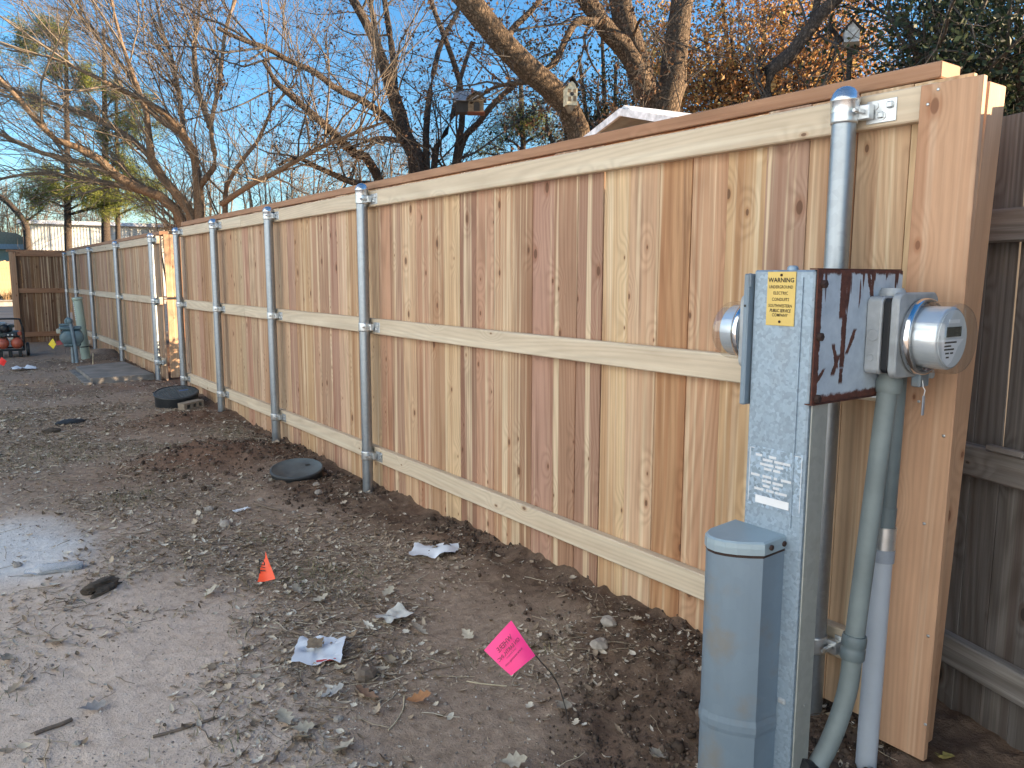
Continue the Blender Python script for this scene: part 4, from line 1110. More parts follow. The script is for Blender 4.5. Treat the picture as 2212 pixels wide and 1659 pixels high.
# grass blades showing through
bl = [(0, -.03, 0), (0, .03, 0), (.25, .02, .45), (.25, -.02, .45), (.7, .004, .75), (.7, -.004, .75)]
pts, r = scatter(5200, (-2.0, -.1), (1.2, 9), lambda x, y: np.clip((fbm(x * 2.4 + 2, y * 2.4, 66, 3) - .56) * 6, 0, 1) * (1 - soil_mask(x, y)) * litter_d(x, y), 220)
V, F = place(bl, [(0, 1, 2, 3), (3, 2, 4, 5)], pts, r, (.012, .042), .35, 0, .3)
M['blade'] = island_mat('sparse_grass', [(0, (.07, .10, .035)), (.5, (.12, .15, .06)), (.8, (.28, .25, .14)), (1, (.42, .36, .22))])
tag(link('sparse_grass', fast_mesh('sparse_grass', V, F, M['blade'], False)), 'sparse short grass on the bare ground', 'grass', kind='stuff')
# pebbles on the path and clods in the fresh soil
def rock(seed, n1=7, n2=5):
    r = np.random.default_rng(seed); v = []; 
    for j in range(1, n2):
        for i in range(n1):
            a, b_ = 2 * np.pi * i / n1 + j * .3, np.pi * j / n2; q = .5 * r.uniform(.72, 1.15)
            v.append((q * np.cos(a) * np.sin(b_), q * .85 * np.sin(a) * np.sin(b_), q * .7 * np.cos(b_)))
    v += [(0, 0, .36), (0, 0, -.36)]; T, B = len(v) - 2, len(v) - 1
    f = [(j*n1+i, (j+1)*n1+i, (j+1)*n1+(i+1) % n1, j*n1+(i+1) % n1) for j in range(n2 - 2) for i in range(n1)]
    f += [(T, i, (i+1) % n1, (i+1) % n1) for i in range(n1)] + [(B, (n2-2)*n1+(i+1) % n1, (n2-2)*n1+i, (n2-2)*n1+i) for i in range(n1)]
    return v, f
def rock_tri(seed, n1=6, n2=4):
    v, f = rock(seed, n1, n2); out = []
    for a, b_, c, d in f: out += [(a, b_, c)] + ([(a, c, d)] if d != c else [])
    return v, out
def clod_d(x, y):
    s = soil_mask(x, y); m = fbm(x * 2 + 1, y * 2, 88, 3)
    return np.clip(s * np.clip((m - .30) * 3, 0, 1) * np.where(y > 6, .4, 1), 0, 1) * (x < .02)
M['clod'] = island_mat('soil_clod', [(0, (.045, .032, .025)), (.5, (.085, .060, .045)), (1, (.15, .108, .082))], .95)
CV, CF, off = [], [], 0
for k_, (n_, sz) in enumerate(((420, (.016, .050)), (2600, (.006, .022)), (5200, (.003, .010)))):
    pts, r = scatter(n_, (-1.5, .02), (.95, 9), clod_d, 300 + k_)
    V, F = place(*rock_tri(k_), pts, r, sz, 1.0, .002, .3); CV.append(V); CF.append(F + off); off += len(V)
tag(link('soil_clods', fast_mesh('soil_clods', np.vstack(CV), np.vstack(CF), M['clod'], False)), 'loose clods of dark dug soil along the fence', 'soil', kind='stuff')
M['pebble'] = island_mat('mixed_pebble', [(0, (.16, .13, .11)), (.4, (.30, .26, .23)), (.75, (.44, .40, .36)), (.92, (.60, .57, .53)), (1, (.75, .73, .70))], .8)
CV, CF, off = [], [], 0
for k_, (n_, sz) in enumerate(((420, (.007, .017)), (9000, (.0025, .008)))):
    pts, r = scatter(n_, (-2.3, -.05), (1.0, 10), lambda x, y: (1 - .85 * soil_mask(x, y)) * np.clip((fbm(x * 1.7, y * 1.7, 99, 3) - .3) * 3, .05, 1), 320 + k_)
    V, F = place(*rock_tri(9 + k_), pts, r, sz, .5, .001, .3); CV.append(V); CF.append(F + off); off += len(V)
tag(link('pebbles', fast_mesh('pebbles', np.vstack(CV), np.vstack(CF), M['pebble'], False)), 'small mixed pebbles pressed into the path', 'gravel', kind='stuff')
# individual larger oak leaves
oak = leaf_shape(True, .32, .55); r3 = random.Random(12)
spots = [(200, 1530, 'grey arched oak leaf on the bare path'), (125, 1388, 'tan star-like oak leaf on the path'), (12, 1425, 'brown oak leaf at the left edge of the path'),
         (830, 1420, 'mauve curled oak leaf right of the carton'), (735, 1448, 'tan oak leaf touching the carton corner'), (840, 1432, 'tan leaf tucked under the mauve curled leaf'),
         (720, 1500, 'grey broken oak leaf in the middle litter'), (790, 1505, 'rusty folded leaf right of the grey broken leaf'), (905, 1515, 'orange-brown leaf scrap in the lower litter'),
         (655, 1580, 'long pale leaf pointing left at bottom'), (660, 1600, 'rounded tan leaf at bottom'), (615, 1560, 'upright pale leaf lower left of litter'), (745, 1625, 'pale lobed leaf at the bottom edge'),
         (905, 1365, 'tan oak leaf below the wrapper'), (1010, 1375, 'forked tan leaf left of the pink flag'), (640, 1280, 'tan leaf above the carton'), (690, 1300, 'light leaf left of the pale straw'),
         (838, 1283, 'spread oak leaf above the wrapper'), (455, 1285, 'large buff leaf left of the orange flag'), (1215, 1540, 'pale leaf at the foot of the pink flag wire'), (2040, 1640, 'yellow leaf on the soil below the old fence'),
         (1110, 1652, 'ivory leaf at the bottom edge, right of centre'), (1420, 1640, 'pale crumpled leaf near the pedestal foot')]
tones = [(.30, .27, .25), (.40, .33, .24), (.36, .29, .21), (.25, .19, .18), (.48, .40, .28), (.42, .34, .24), (.30, .29, .28), (.34, .20, .12), (.34, .16, .07)]
for i, (u, v, lab) in enumerate(spots):
    s_ = r3.uniform(.055, .085); t_ = tones[i] if i < len(tones) else (r3.uniform(.36, .5),) * 3
    if i >= len(tones): t_ = (t_[0], t_[0] * .87, t_[0] * .68)
    if 'yellow' in lab: t_ = (.42, .36, .12); s_ = .075
    cv_ = MB().add([(a * s_, b_ * s_ * r3.uniform(.9, 1.1), c * s_ * r3.uniform(.7, 1.3)) for a, b_, c in oak[0]], oak[1], True)
    o = cv_.build('oak_leaf', plain('leaf_tone', t_, .85, 0, .2, 60)); o.location = on_ground(u, v, .010)
    o.rotation_euler = (r3.uniform(-.4, .4), r3.uniform(-.4, .4), r3.uniform(0, 6.28)); tag(o, lab, 'leaf', 'larger fallen leaves')

# ------------------------------------------------------------------ trees
def tubes(P, Rr, sides):
    """P (M,K,3) centre lines, Rr (M,K) radii -> verts, quads"""
    Mn, K, _ = P.shape
    T = np.gradient(P, axis=1); T /= np.linalg.norm(T, axis=2, keepdims=True) + 1e-9
    up = np.where(np.abs(T[..., 2:3]) < .9, np.array([0, 0, 1.0]), np.array([1.0, 0, 0]))
    A = np.cross(T, up); A /= np.linalg.norm(A, axis=2, keepdims=True) + 1e-9; B = np.cross(T, A)
    th = np.arange(sides) * 2 * np.pi / sides
    V = P[:, :, None] + Rr[:, :, None, None] * (np.cos(th)[None, None, :, None] * A[:, :, None] + np.sin(th)[None, None, :, None] * B[:, :, None])
    idx = np.arange(Mn * K * sides).reshape(Mn, K, sides); nx = np.roll(idx, -1, 2)
    F = np.stack([idx[:, :-1], nx[:, :-1], nx[:, 1:], idx[:, 1:]], -1).reshape(-1, 4)
    return V.reshape(-1, 3), F

def resample(pts, rad, K):
    pts = np.asarray(pts, float); d = np.r_[0, np.cumsum(np.linalg.norm(np.diff(pts, axis=0), axis=1))]; s = np.linspace(0, d[-1], K)
    return np.stack([np.interp(s, d, pts[:, i]) for i in range(3)], -1), np.interp(s, d, rad)

def grow(r, P, Rr, n, length, rad, ang, bias, bw, wob, K=5, t0=.15, t1=1.0):
    """n side shoots on every parent; bias pulls them towards a direction"""
    Mn, Kp, _ = P.shape; par = np.repeat(np.arange(Mn), n); N = len(par)
    t = r.uniform(t0, t1, N) * (Kp - 1.001); i = t.astype(int); f = (t - i)[:, None]
    O = P[par, i] * (1 - f) + P[par, i + 1] * f; pr = Rr[par, i] * (1 - f[:, 0]) + Rr[par, i + 1] * f[:, 0]
    T = P[par, i + 1] - P[par, i]; T /= np.linalg.norm(T, axis=1, keepdims=True) + 1e-9
    q = r.normal(size=(N, 3)); q -= T * (q * T).sum(1, keepdims=True); q /= np.linalg.norm(q, axis=1, keepdims=True) + 1e-9
    a = r.uniform(*ang, N)[:, None]; D = T * np.cos(a) + q * np.sin(a) + np.asarray(bias) * bw; D /= np.linalg.norm(D, axis=1, keepdims=True)
    L = r.uniform(*length, N) ; out = [O]; p = O
    for k in range(K - 1):
        D = D + r.normal(size=(N, 3)) * wob + np.asarray(bias) * bw * .15; D /= np.linalg.norm(D, axis=1, keepdims=True)
        p = p + D * (L / (K - 1))[:, None]; out.append(p)
    C = np.stack(out, 1); r0 = np.minimum(pr * .75, r.uniform(*rad, N))
    return C, r0[:, None] * np.linspace(1, .35, K)[None]

def bark(name, col, scale=14, bumpk=1.0, var=.5, bd=.02):
    t = NT(name); c = t.coords()
    n = t.noise(c, scale * 1.2, 6, .7); n0 = t.noise(c, scale * .5, 3, .6)
    v = t.voro(t.vmath('MULTIPLY', t.vmath('ADD', c, t.comb(t.math('MULTIPLY', n0, .09), t.math('MULTIPLY', n, .05), t.math('MULTIPLY', n0, .12))), (1, 1, .45)), scale, 'DISTANCE_TO_EDGE').outputs['Distance']
    f = t.math('ADD', t.math('MULTIPLY', t.smooth(v, 0, .30), .6), t.math('MULTIPLY', n, 1.0))
    t.set(Base_Color=t.mix(t.smooth(f, .3, 1.2), (*[q * (1 - var) for q in col], 1), (*[q * (1 + var * .5) for q in col], 1)), Roughness=.92)
    t.b.inputs['Specular IOR Level'].default_value = .15
    t.bump(f, bumpk, bd); return t.m
M['bark'] = bark('furrowed_bark', (.15, .108, .074), 30, .9, .55, .02)
M['barkd'] = bark('dark_bark', (.095, .073, .058), 40, .8, .5, .012)
M['barkt'] = bark('tan_bark', (.235, .165, .11), 40, .4, .35, .008)
M['twigd'] = plain('dark_twig', (.075, .064, .054), .9, 0, .2, 4)
M['twigt'] = plain('tan_twig', (.185, .145, .105), .9, 0, .25, 3)
def leafmat(name, stops, tr=.35):
    t = NT(name); g = t.new('ShaderNodeNewGeometry'); c = t.ramp(g.outputs['Random Per Island'], stops)
    t.set(Base_Color=c, Roughness=.6); t.b.inputs['Specular IOR Level'].default_value = .25
    d = t.new('ShaderNodeBsdfTranslucent'); t.l.new(c, d.inputs[0]); mx = t.new('ShaderNodeMixShader'); mx.inputs[0].default_value = tr
    t.l.new(t.b.outputs[0], mx.inputs[1]); t.l.new(d.outputs[0], mx.inputs[2]); t.l.new(mx.outputs[0], t.out.inputs[0]); return t.m
M['lv_bronze'] = leafmat('bronze_oak_leaf', [(0, (.22, .10, .04)), (.4, (.46, .22, .08)), (.75, (.56, .33, .12)), (1, (.52, .42, .15))])
M['lv_dark'] = leafmat('evergreen_oak_leaf', [(0, (.012, .022, .014)), (.5, (.028, .045, .026)), (.85, (.05, .07, .032)), (1, (.10, .105, .04))], .2)
M['lv_red'] = leafmat('withered_leaf', [(0, (.045, .028, .02)), (.6, (.10, .055, .035)), (1, (.22, .12, .055))], .3)
M['lv_pine'] = leafmat('pine_needle', [(0, (.06, .085, .025)), (.5, (.15, .18, .04)), (1, (.30, .29, .06))], .3)
M['lv_tan'] = leafmat('far_tan_twig', [(0, (.16, .10, .055)), (.6, (.28, .18, .09)), (1, (.36, .25, .14))], .2)

def leaves(r, centers, spread, size, narrow=.5):
    """one small folded leaf of four corners at each centre"""
    n = len(centers); O = centers + r.normal(size=(n, 3)) * spread
    a = r.normal(size=(n, 3)); a /= np.linalg.norm(a, axis=1, keepdims=True); b_ = r.normal(size=(n, 3)); b_ -= a * (a * b_).sum(1, keepdims=True); b_ /= np.linalg.norm(b_, axis=1, keepdims=True)
    s = r.uniform(*size, n)[:, None]
    c = np.cross(a, b_)
    V = np.stack([O - a * s, O + b_ * s * narrow + c * s * .2, O + a * s, O - b_ * s * narrow + c * s * .2], 1).reshape(-1, 3)
    return V, np.arange(4 * n).reshape(n, 4)

def along(r, P, n, t0=.2):
    Mn, K, _ = P.shape; par = r.integers(0, Mn, n); t = r.uniform(t0, 1, n) * (K - 1.001); i = t.astype(int); f = (t - i)[:, None]
    return P[par, i] * (1 - f) + P[par, i + 1] * f

class Tree:
    def __init__(s, name, label, base, seed, group=None):
        s.t = thing(name, label, 'tree', base, 0, group); s.B = np.array(base, float); s.r = np.random.default_rng(seed)
        s.P = []; s.R = []
    def limb(s, pts, r0, r1, K=16):
        """pts: photo positions with a distance, or world points"""
        W = np.array([q if isinstance(q, list) or q[2] <= 0 else px(*q) for q in pts], float)
        W = spline(W, 6); rr = np.linspace(r0, r1, len(W)); p, q = resample(W, rr, 18); s.P.append(p); s.R.append(q); return s
    def trunk(s, mat, sides=14, name='trunk'):
        P, Rr = np.stack(s.P), np.stack(s.R)
        n1 = s.r.normal(size=P.shape) * Rr[..., None] * .035; V, F = tubes(P + n1, Rr * (1 + s.r.normal(size=Rr.shape) * .025), sides)
        link(name, fast_mesh(name, V - s.B, F, mat, True), s.t); s.lv = [(P, Rr)]; return s
    def shoots(s, src, n, length, rad, ang=(.4, 1.1), bias=(0, 0, 1), bw=.25, wob=.16, K=5, t0=.15):
        P, Rr = s.lv[src]; s.lv.append(grow(s.r, P, Rr, n, length, rad, ang, bias, bw, wob, K, t0)); return s
    def twigs(s, levels, mat, sides=4, name='branches'):
        CV, CF, off = [], [], 0
        for k in levels:
            V, F = tubes(*s.lv[k], 5 if k < 2 else (sides if k < 3 else 3)); CV.append(V); CF.append(F + off); off += len(V)
        link(name, fast_mesh(name, np.vstack(CV) - s.B, np.vstack(CF), mat, True), s.t)['kind'] = 'stuff'; return s
    def foliage(s, src, n, spread, size, mat, narrow=.5, name='crown', t0=.2, clump=1):
        c = along(s.r, s.lv[src][0], max(1, n // clump), t0)
        if clump > 1: c = np.repeat(c, clump, 0)
        V, F = leaves(s.r, c, spread, size, narrow); link(name, fast_mesh(name, V - s.B, F, mat, False), s.t)['kind'] = 'stuff'; return s

def ground_below(u, v, d):
    P = px(u, v, d); return (P[0], P[1], 0.0)
LEFT = -RIGHT
# multi-stemmed tree left of centre
d = 13.0
B0 = ground_below(925, 380, d)
T = Tree('pecan_tree', 'tall multi-stemmed bare tree behind the middle of the fence', B0, 1)
g0 = (*B0[:2], -.1)
T.limb([g0, (903, 370, d), (875, 300, d), (863, 250, d), (848, 200, d - .2), (828, 140, d - .4), (818, 112, d - .5), (803, 70, d - .6), (765, 5, d - .8), (740, -60, d - 1)], .145, .055)
T.limb([(853, 215, d), (849, 125, d + .3), (838, 50, d + .5), (826, -30, d + .6), (815, -90, d + .8)], .06, .04)
T.limb([(830, 150, d - .3), (810, 60, d), (800, 0, d + .2), (795, -70, d + .3)], .05, .035)
T.limb([(863, 292, d), (830, 250, d - .5), (778, 215, d - 1), (728, 192, d - 1.3), (678, 155, d - 1.7), (615, 127, d - 2), (573, 102, d - 2.2), (520, 85, d - 2.5), (470, 60, d - 2.7)], .062, .025)
T.limb([g0, (818, 385, d - .2), (765, 332, d - .8), (723, 292, d - 1.2), (693, 262, d - 1.4), (658, 232, d - 1.8), (623, 202, d - 2), (593, 175, d - 2.2), (568, 130, d - 2.4)], .085, .025)
T.limb([(830, 400, d), (768, 395, d - .8), (728, 380, d - 1.1), (683, 360, d - 1.4), (638, 340, d - 1.7), (603, 357, d - 1.9)], .06, .02)
T.limb([g0, (922, 362, d), (920, 307, d), (925, 225, d + .2), (938, 150, d + .4), (955, 87, d + .6), (988, 27, d + .8), (1010, -40, d + 1)], .062, .035)
T.limb([g0, (937, 362, d), (953, 312, d), (978, 250, d), (985, 210, d), (1000, 150, d), (1020, 90, d)], .058, .03)
T.limb([g0, (983, 355, d + .3), (995, 287, d + .3), (1000, 237, d + .2), (993, 175, d), (963, 87, d - .3), (943, 37, d - .5), (925, -20, d - .6)], .062, .035)
T.limb([g0, (988, 350, d + .3), (1028, 275, d), (1065, 225, d - .3), (1103, 190, d - .5), (1150, 150, d - .7)], .068, .03)
T.limb([(868, 305, d), (840, 300, d - .6), (815, 298, d - .8), (780, 310, d - 1)], .05, .02)
T.trunk(M['barkd'], 12)
T.shoots(0, 7, (.7, 2.2), (.010, .024), (.5, 1.2), (0, 0, 1), .10, .20, 6, .40)
T.shoots(1, 8, (.3, 1.1), (.003, .008), (.4, 1.2), (0, 0, 1), .05, .26, 5, .25)
T.shoots(2, 6, (.12, .45), (.0016, .0032), (.4, 1.2), (0, 0, 1), .05, .3, 4)
T.twigs([1, 2, 3], M['twigd']).foliage(3, 5200, .03, (.012, .030), M['lv_red'], .6)

# whippy, pollarded tree at left, lit tan
d = 12.5
B0 = ground_below(425, 470, d)
T = Tree('mulberry_tree', 'bare many-branched tan tree fanning out to the upper left', B0, 2)
g0 = (*B0[:2], -.1)
st = [[g0, (430, 460, d), (428, 405, d), (420, 338, d - .2), (395, 288, d - .5), (350, 238, d - .9), (275, 200, d - 1.3), (200, 163, d - 1.7), (100, 120, d - 2)],
      [g0, (415, 472, d), (370, 412, d - .2), (325, 338, d - .4), (322, 300, d - .5), (318, 250, d - .6), (290, 170, d - .8), (262, 90, d - 1), (240, 0, d - 1)],
      [g0, (390, 472, d), (312, 414, d - .4), (240, 373, d - .8), (208, 338, d - 1), (155, 313, d - 1.3), (110, 295, d - 1.6), (50, 225, d - 2), (0, 170, d - 2.2), (-60, 120, d - 2.4)],
      [(430, 405, d), (462, 362, d - .2), (467, 345, d - .2), (455, 275, d - .3), (475, 175, d - .2), (487, 62, d), (512, -10, d), (530, -80, d)],
      [(420, 345, d), (400, 300, d + .3), (390, 230, d + .5), (375, 140, d + .6), (350, 60, d + .7), (330, -30, d + .8)],
      [(312, 414, d - .4), (230, 395, d - .2), (150, 380, d), (70, 375, d), (-20, 390, d)],
      [(240, 373, d - .8), (170, 350, d - .4), (90, 330, d - .4), (0, 290, d - .4), (-50, 270, d)],
      [(325, 338, d - .4), (270, 290, d), (200, 255, d + .3), (120, 225, d + .5), (40, 200, d + .6), (-40, 170, d + .6)],
      [(395, 288, d - .5), (330, 245, d - .2), (270, 150, d), (210, 80, d), (150, 0, d), (120, -60, d)],
      [(455, 275, d - .3), (430, 200, d + .4), (420, 110, d + .6), (430, 20, d + .8), (440, -60, d + 1)],
      [g0, (487, 457, d + .3), (480, 420, d + .3), (520, 350, d), (560, 300, d), (590, 230, d - .2), (640, 180, d - .3)],
      [(480, 440, d), (540, 400, d - .6), (600, 370, d - 1), (680, 325, d - 1.3), (760, 290, d - 1.5), (840, 260, d - 1.7)]]
for i, q in enumerate(st): T.limb(q, .088 if i < 3 else .050, .016, 18)
T.trunk(M['barkt'], 10)
wb = LEFT * .75 + np.array([0, 0, .65])
T.shoots(0, 19, (1.0, 2.8), (.007, .019), (.2, .85), wb, .36, .16, 7, .15)
T.shoots(1, 9, (.5, 1.6), (.0035, .007), (.3, 1.0), wb, .18, .2, 5)
T.shoots(2, 4, (.2, .7), (.0018, .0032), (.3, 1.1), wb, .05, .28, 4)
T.twigs([1, 2, 3], M['twigt'])
# clump of withered leaves
c_ = px(475, 185, 12.3); V, F = leaves(T.r, np.repeat(c_[None], 60, 0), .07, (.03, .06)); link('leaf_clump', fast_mesh('leaf_clump', V - T.B, F, M['lv_red']), T.t)

# leaning limb and the thick forked trunk on the right
d = 8.6
B0 = ground_below(1300, 330, d)
T = Tree('leaning_tree', 'thick leaning trunk rising to the upper left, lit along its top', B0, 3)
T.limb([(*B0[:2], -.1), (1252, 305, d), (1213, 220, d - .2), (1168, 170, d - .4), (1121, 128, d - .6), (1070, 75, d - .8), (1015, 5, d - 1), (965, -60, d - 1.1), (900, -150, d - 1.2)], .125, .115, 20)
T.limb([(1185, 185, d - .4), (1150, 178, d - .2), (1110, 180, d), (1065, 190, d + .2), (1030, 215, d + .3)], .035, .012)
T.limb([(1090, 95, d - .7), (1110, 60, d - .3), (1150, 20, d - .1), (1190, -30, d)], .04, .025)
T.trunk(M['bark'], 18)
T.shoots(0, 7, (.6, 2.0), (.006, .014), (.5, 1.3), (0, 0, 1), .05, .25, 6, .2)
T.shoots(1, 7, (.25, .9), (.002, .005), (.4, 1.2), (0, 0, 1), .0, .3, 5)
T.shoots(2, 6, (.1, .35), (.002, .004), (.4, 1.2), (0, 0, 1), .0, .3, 4)
T.twigs([1, 2, 3], M['twigd']).foliage(3, 1500, .03, (.012, .030), M['lv_red'], .6)

d = 9.6
B0 = ground_below(1420, 270, d)
T = Tree('forked_tree', 'massive forked trunk with rough bark behind the shed roof', B0, 4)
g0 = (*B0[:2], -.1)
T.limb([g0, (1420, 260, d), (1398, 212, d), (1378, 137, d), (1357, 75, d), (1338, 0, d), (1325, -80, d)], .19, .125, 18)
T.limb([g0, (1436, 250, d), (1450, 200, d + .05), (1455, 160, d + .05), (1462, 90, d + .1), (1474, 0, d + .15), (1482, -80, d + .2)], .19, .130, 18)
T.limb([(1395, 205, d - .05), (1375, 150, d - .1), (1345, 100, d - .15), (1321, 78, d - .2), (1291, 33, d - .3), (1261, -8, d - .4), (1220, -80, d - .5)], .125, .095, 18)
T.limb([(1298, 45, d - .3), (1278, 48, d - .4), (1246, 46, d - .5), (1222, 85, d - .6), (1201, 130, d - .7), (1168, 157, d - .8)], .055, .03, 14)
T.limb([(1280, 47, d - .4), (1262, 80, d - .6), (1275, 130, d - .7), (1300, 170, d - .7)], .02, .008, 10)
T.limb([(1364, 95, d), (1385, 40, d - .5), (1410, 70, d - .7), (1440, 100, d - .9)], .02, .008, 10)
T.trunk(M['bark'], 20)
T.shoots(0, 5, (.6, 2.0), (.005, .012), (.5, 1.3), (0, 0, 1), .0, .25, 6, .35)
T.shoots(1, 7, (.25, .9), (.002, .005), (.4, 1.2), (0, 0, 1), .0, .3, 5)
T.shoots(2, 5, (.1, .35), (.002, .004), (.4, 1.2), (0, 0, 1), .0, .3, 4)
T.twigs([1, 2, 3], M['twigd']).foliage(3, 2200, .03, (.012, .032), M['lv_red'], .6)

d = 6.6
B0 = ground_below(1640, 260, d)
T = Tree('slanting_tree', 'dark slender trunk slanting up to the right beside a birdhouse', B0, 5)
T.limb([(*B0[:2], -.1), (1655, 205, d), (1709, 120, d), (1746, 68, d), (1780, 22, d), (1822, -15, d), (1880, -70, d)], .062, .045, 16)
T.limb([(1742, 75, d), (1760, 30, d + .1), (1768, -20, d + .2), (1775, -80, d + .3)], .035, .025, 10)
T.limb([(1790, 55, d + .6), (1805, 72, d + .5), (1818, 88, d + .4)], .020, .016, 8)
T.trunk(M['barkd'], 14)
T.shoots(0, 9, (.5, 1.4), (.005, .014), (.5, 1.3), (0, 0, 1), .0, .25, 6, .3)
T.shoots(1, 8, (.2, .7), (.0025, .006), (.4, 1.2), (0, 0, 1), .0, .3, 5)
T.twigs([1, 2], M['twigd'])

# leafy trees behind: bronze oak, evergreen oaks
def leafy(name, label, u, v, d, blobs, mat, nl, size, seed, wood_='barkd', shoots=(10, 10), clump=6, spread=.12):
    B0 = ground_below(u, v, d); T = Tree(name, label, B0, seed); g0 = (*B0[:2], -.1); r = T.r
    for (bu, bv, bd) in blobs:
        e = px(bu, bv, bd); m = (np.array(g0) * .45 + e * .55) + np.array([0, 0, .3]); m2 = np.array(g0) * .8 + e * .2 + np.array([0, 0, .9])
        T.limb([g0, list(m2), list(m), list(e)], .11, .03, 12)
    T.trunk(M[wood_], 10)
    T.shoots(0, shoots[0], (.7, 2.2), (.008, .022), (.4, 1.3), (0, 0, 1), .05, .22, 6, .35)
    T.shoots(1, shoots[1], (.3, 1.0), (.003, .008), (.4, 1.3), (0, 0, 1), .0, .28, 5)
    T.twigs([1, 2], M['twigd'] if wood_ == 'barkd' else M['twigt'])
    T.foliage(2, nl, spread, size, M[mat], .55, clump=clump); return T
leafy('bronze_oak', 'oak holding bronze and orange leaves behind the right end of the fence', 1660, 260, 13.5,
      [(1540, 160, 13), (1580, 70, 13), (1640, 120, 12.6), (1650, 30, 13), (1700, 180, 12.4), (1730, 90, 13), (1800, 150, 12.6), (1850, 90, 13), (1900, 170, 12.8), (1560, 0, 14), (1700, -30, 14), (1800, 20, 13.5), (1860, 210, 12.2), (1620, 215, 12.5), (1520, 60, 14)],
      'lv_bronze', 52000, (.022, .046), 6, shoots=(9, 8), spread=.20, clump=4)
leafy('evergreen_oak', 'dark evergreen oak overhanging the top right corner', 2290, 220, 7.2,
      [(1960, 60, 7), (2000, 150, 6.8), (2050, 20, 7.2), (2080, 110, 6.6), (2130, 60, 7), (2150, 150, 6.6), (2200, 20, 7), (2200, 110, 6.4), (2260, 60, 7), (2050, -60, 7.2), (2150, -60, 7), (2240, 170, 6.5), (2000, -20, 7.5), (2120, 200, 6.8)],
      'lv_dark', 30000, (.016, .034), 7, shoots=(9, 8))
leafy('evergreen_oak', 'dark evergreen oak in shade between the leaning trunk and the forked trunk', 1330, 280, 15.5,
      [(1200, 200, 15), (1250, 120, 15.5), (1290, 200, 15), (1330, 140, 15.5), (1240, 260, 14.8), (1400, 120, 16), (1300, 60, 16), (1180, 270, 15), (1420, 60, 16), (1350, 230, 15), (1480, 200, 15.5), (1500, 100, 16)],
      'lv_dark', 22000, (.022, .048), 8, shoots=(8, 7))

# pines at the left
def pine(name, label, u, v, d, h_px, blobs, nl, seed, r0=.16, size=(.05, .11)):
    B0 = ground_below(u, v, d); T = Tree(name, label, B0, seed); g0 = (*B0[:2], -.1)
    T.limb([g0, (u, v, d), (u - 3, (v + h_px) / 2, d), (u - 6, h_px, d)], r0, .05, 14)
    for (bu, bv, bd) in blobs: T.limb([(u - 3, bv + 25, d), ((u + bu) / 2, bv + 8, (d + bd) / 2), (bu, bv, bd)], .04, .015, 14)
    T.trunk(M['barkd'], 10); P, Rr = T.lv[0]; T.lv.append((P[1:], Rr[1:]))
    T.lv.append(grow(T.r, P[1:], Rr[1:], 16, (.4, 1.1), (.006, .014), (.4, 1.2), (0, 0, 1), .25, .2, 5, .35))
    V, F = tubes(*T.lv[2], 3); link('branches', fast_mesh('branches', V - T.B, F, M['twigd'], True), T.t)['kind'] = 'stuff'
    T.foliage(2, nl, .10, size, M['lv_pine'], .08, clump=14); return T
pine('pine_tree', 'pine with a low spreading yellow-green bough over the metal shed', 148, 560, 26, 40,
     [(60, 425, 25), (110, 415, 25), (170, 420, 24.5), (215, 430, 25), (250, 440, 25), (90, 390, 26), (180, 395, 26), (240, 405, 26), (280, 440, 26), (60, 220, 26), (110, 160, 26), (20, 110, 26), (90, 70, 26), (130, 90, 26), (170, 180, 26), (30, 90, 27)], 36000, 9)
pine('pine_tree', 'second pine trunk standing right of the metal shed', 230, 560, 28, 60,
     [(200, 180, 28), (250, 210, 28), (280, 260, 28), (320, 230, 28), (300, 300, 28), (180, 240, 28), (230, 300, 28), (260, 350, 28), (300, 390, 28), (210, 370, 28), (340, 270, 28)], 20000, 10, .22)
pine('pine_tree', 'slim dark pine trunk beside the second pine', 256, 560, 29.5, 150, [(300, 420, 29), (330, 440, 29), (350, 400, 29), (280, 370, 29)], 7000, 11, .12)
pine('pine_tree', 'pine with sunny needles low in the gap right of centre', 1130, 330, 19, 150, [(1110, 270, 19), (1150, 260, 19), (1130, 295, 19), (1170, 290, 19), (1090, 300, 19), (1040, 330, 19)], 7000, 12, .08, (.04, .09))

# far bare trees, sunlit tan
def brush(name, label, u, v, d, top, w, seed, n=16):
    B0 = ground_below(u, v, d); T = Tree(name, label, B0, seed); r = T.r
    for i in range(n):
        a = (i + r.uniform(0, 1)) / n - .5; g1 = [B0[0] + RIGHT[0] * a * w * d / FPX * .6, B0[1] + RIGHT[1] * a * w * d / FPX * .6, -.1]; hh = top + r.uniform(0, .45) * abs(v - top)
        T.limb([g1, (u + a * w * .8 + r.normal(0, 6), v - (v - hh) * .5, d + r.uniform(-1, 1)), (u + a * w + r.normal(0, 16), hh, d + r.uniform(-1.5, 1.5))], .055, .015, 10)
    T.trunk(M['barkt'], 6); T.shoots(0, 16, (.8, 2.4), (.010, .022), (.4, 1.2), (0, 0, 1), .15, .25, 5, .3); T.shoots(1, 9, (.4, 1.3), (.006, .012), (.4, 1.2), (0, 0, 1), .1, .3, 4)
    T.twigs([1, 2], M['twigt'], 3); return T
brush('far_tree', 'far bare tan tree above the low house at left', 30, 560, 52, 380, 170, 21)
brush('far_tree', 'far bare tan tree between the pines', 190, 560, 50, 420, 160, 22)
brush('far_tree', 'far bare tree low over the fence near the second post', 620, 480, 40, 300, 260, 23)
brush('far_tree', 'far bare tree behind the whippy tan tree', 420, 500, 46, 330, 220, 24)
brush('far_tree', 'far bare tree low behind the multi-stemmed tree', 830, 440, 42, 290, 220, 25)
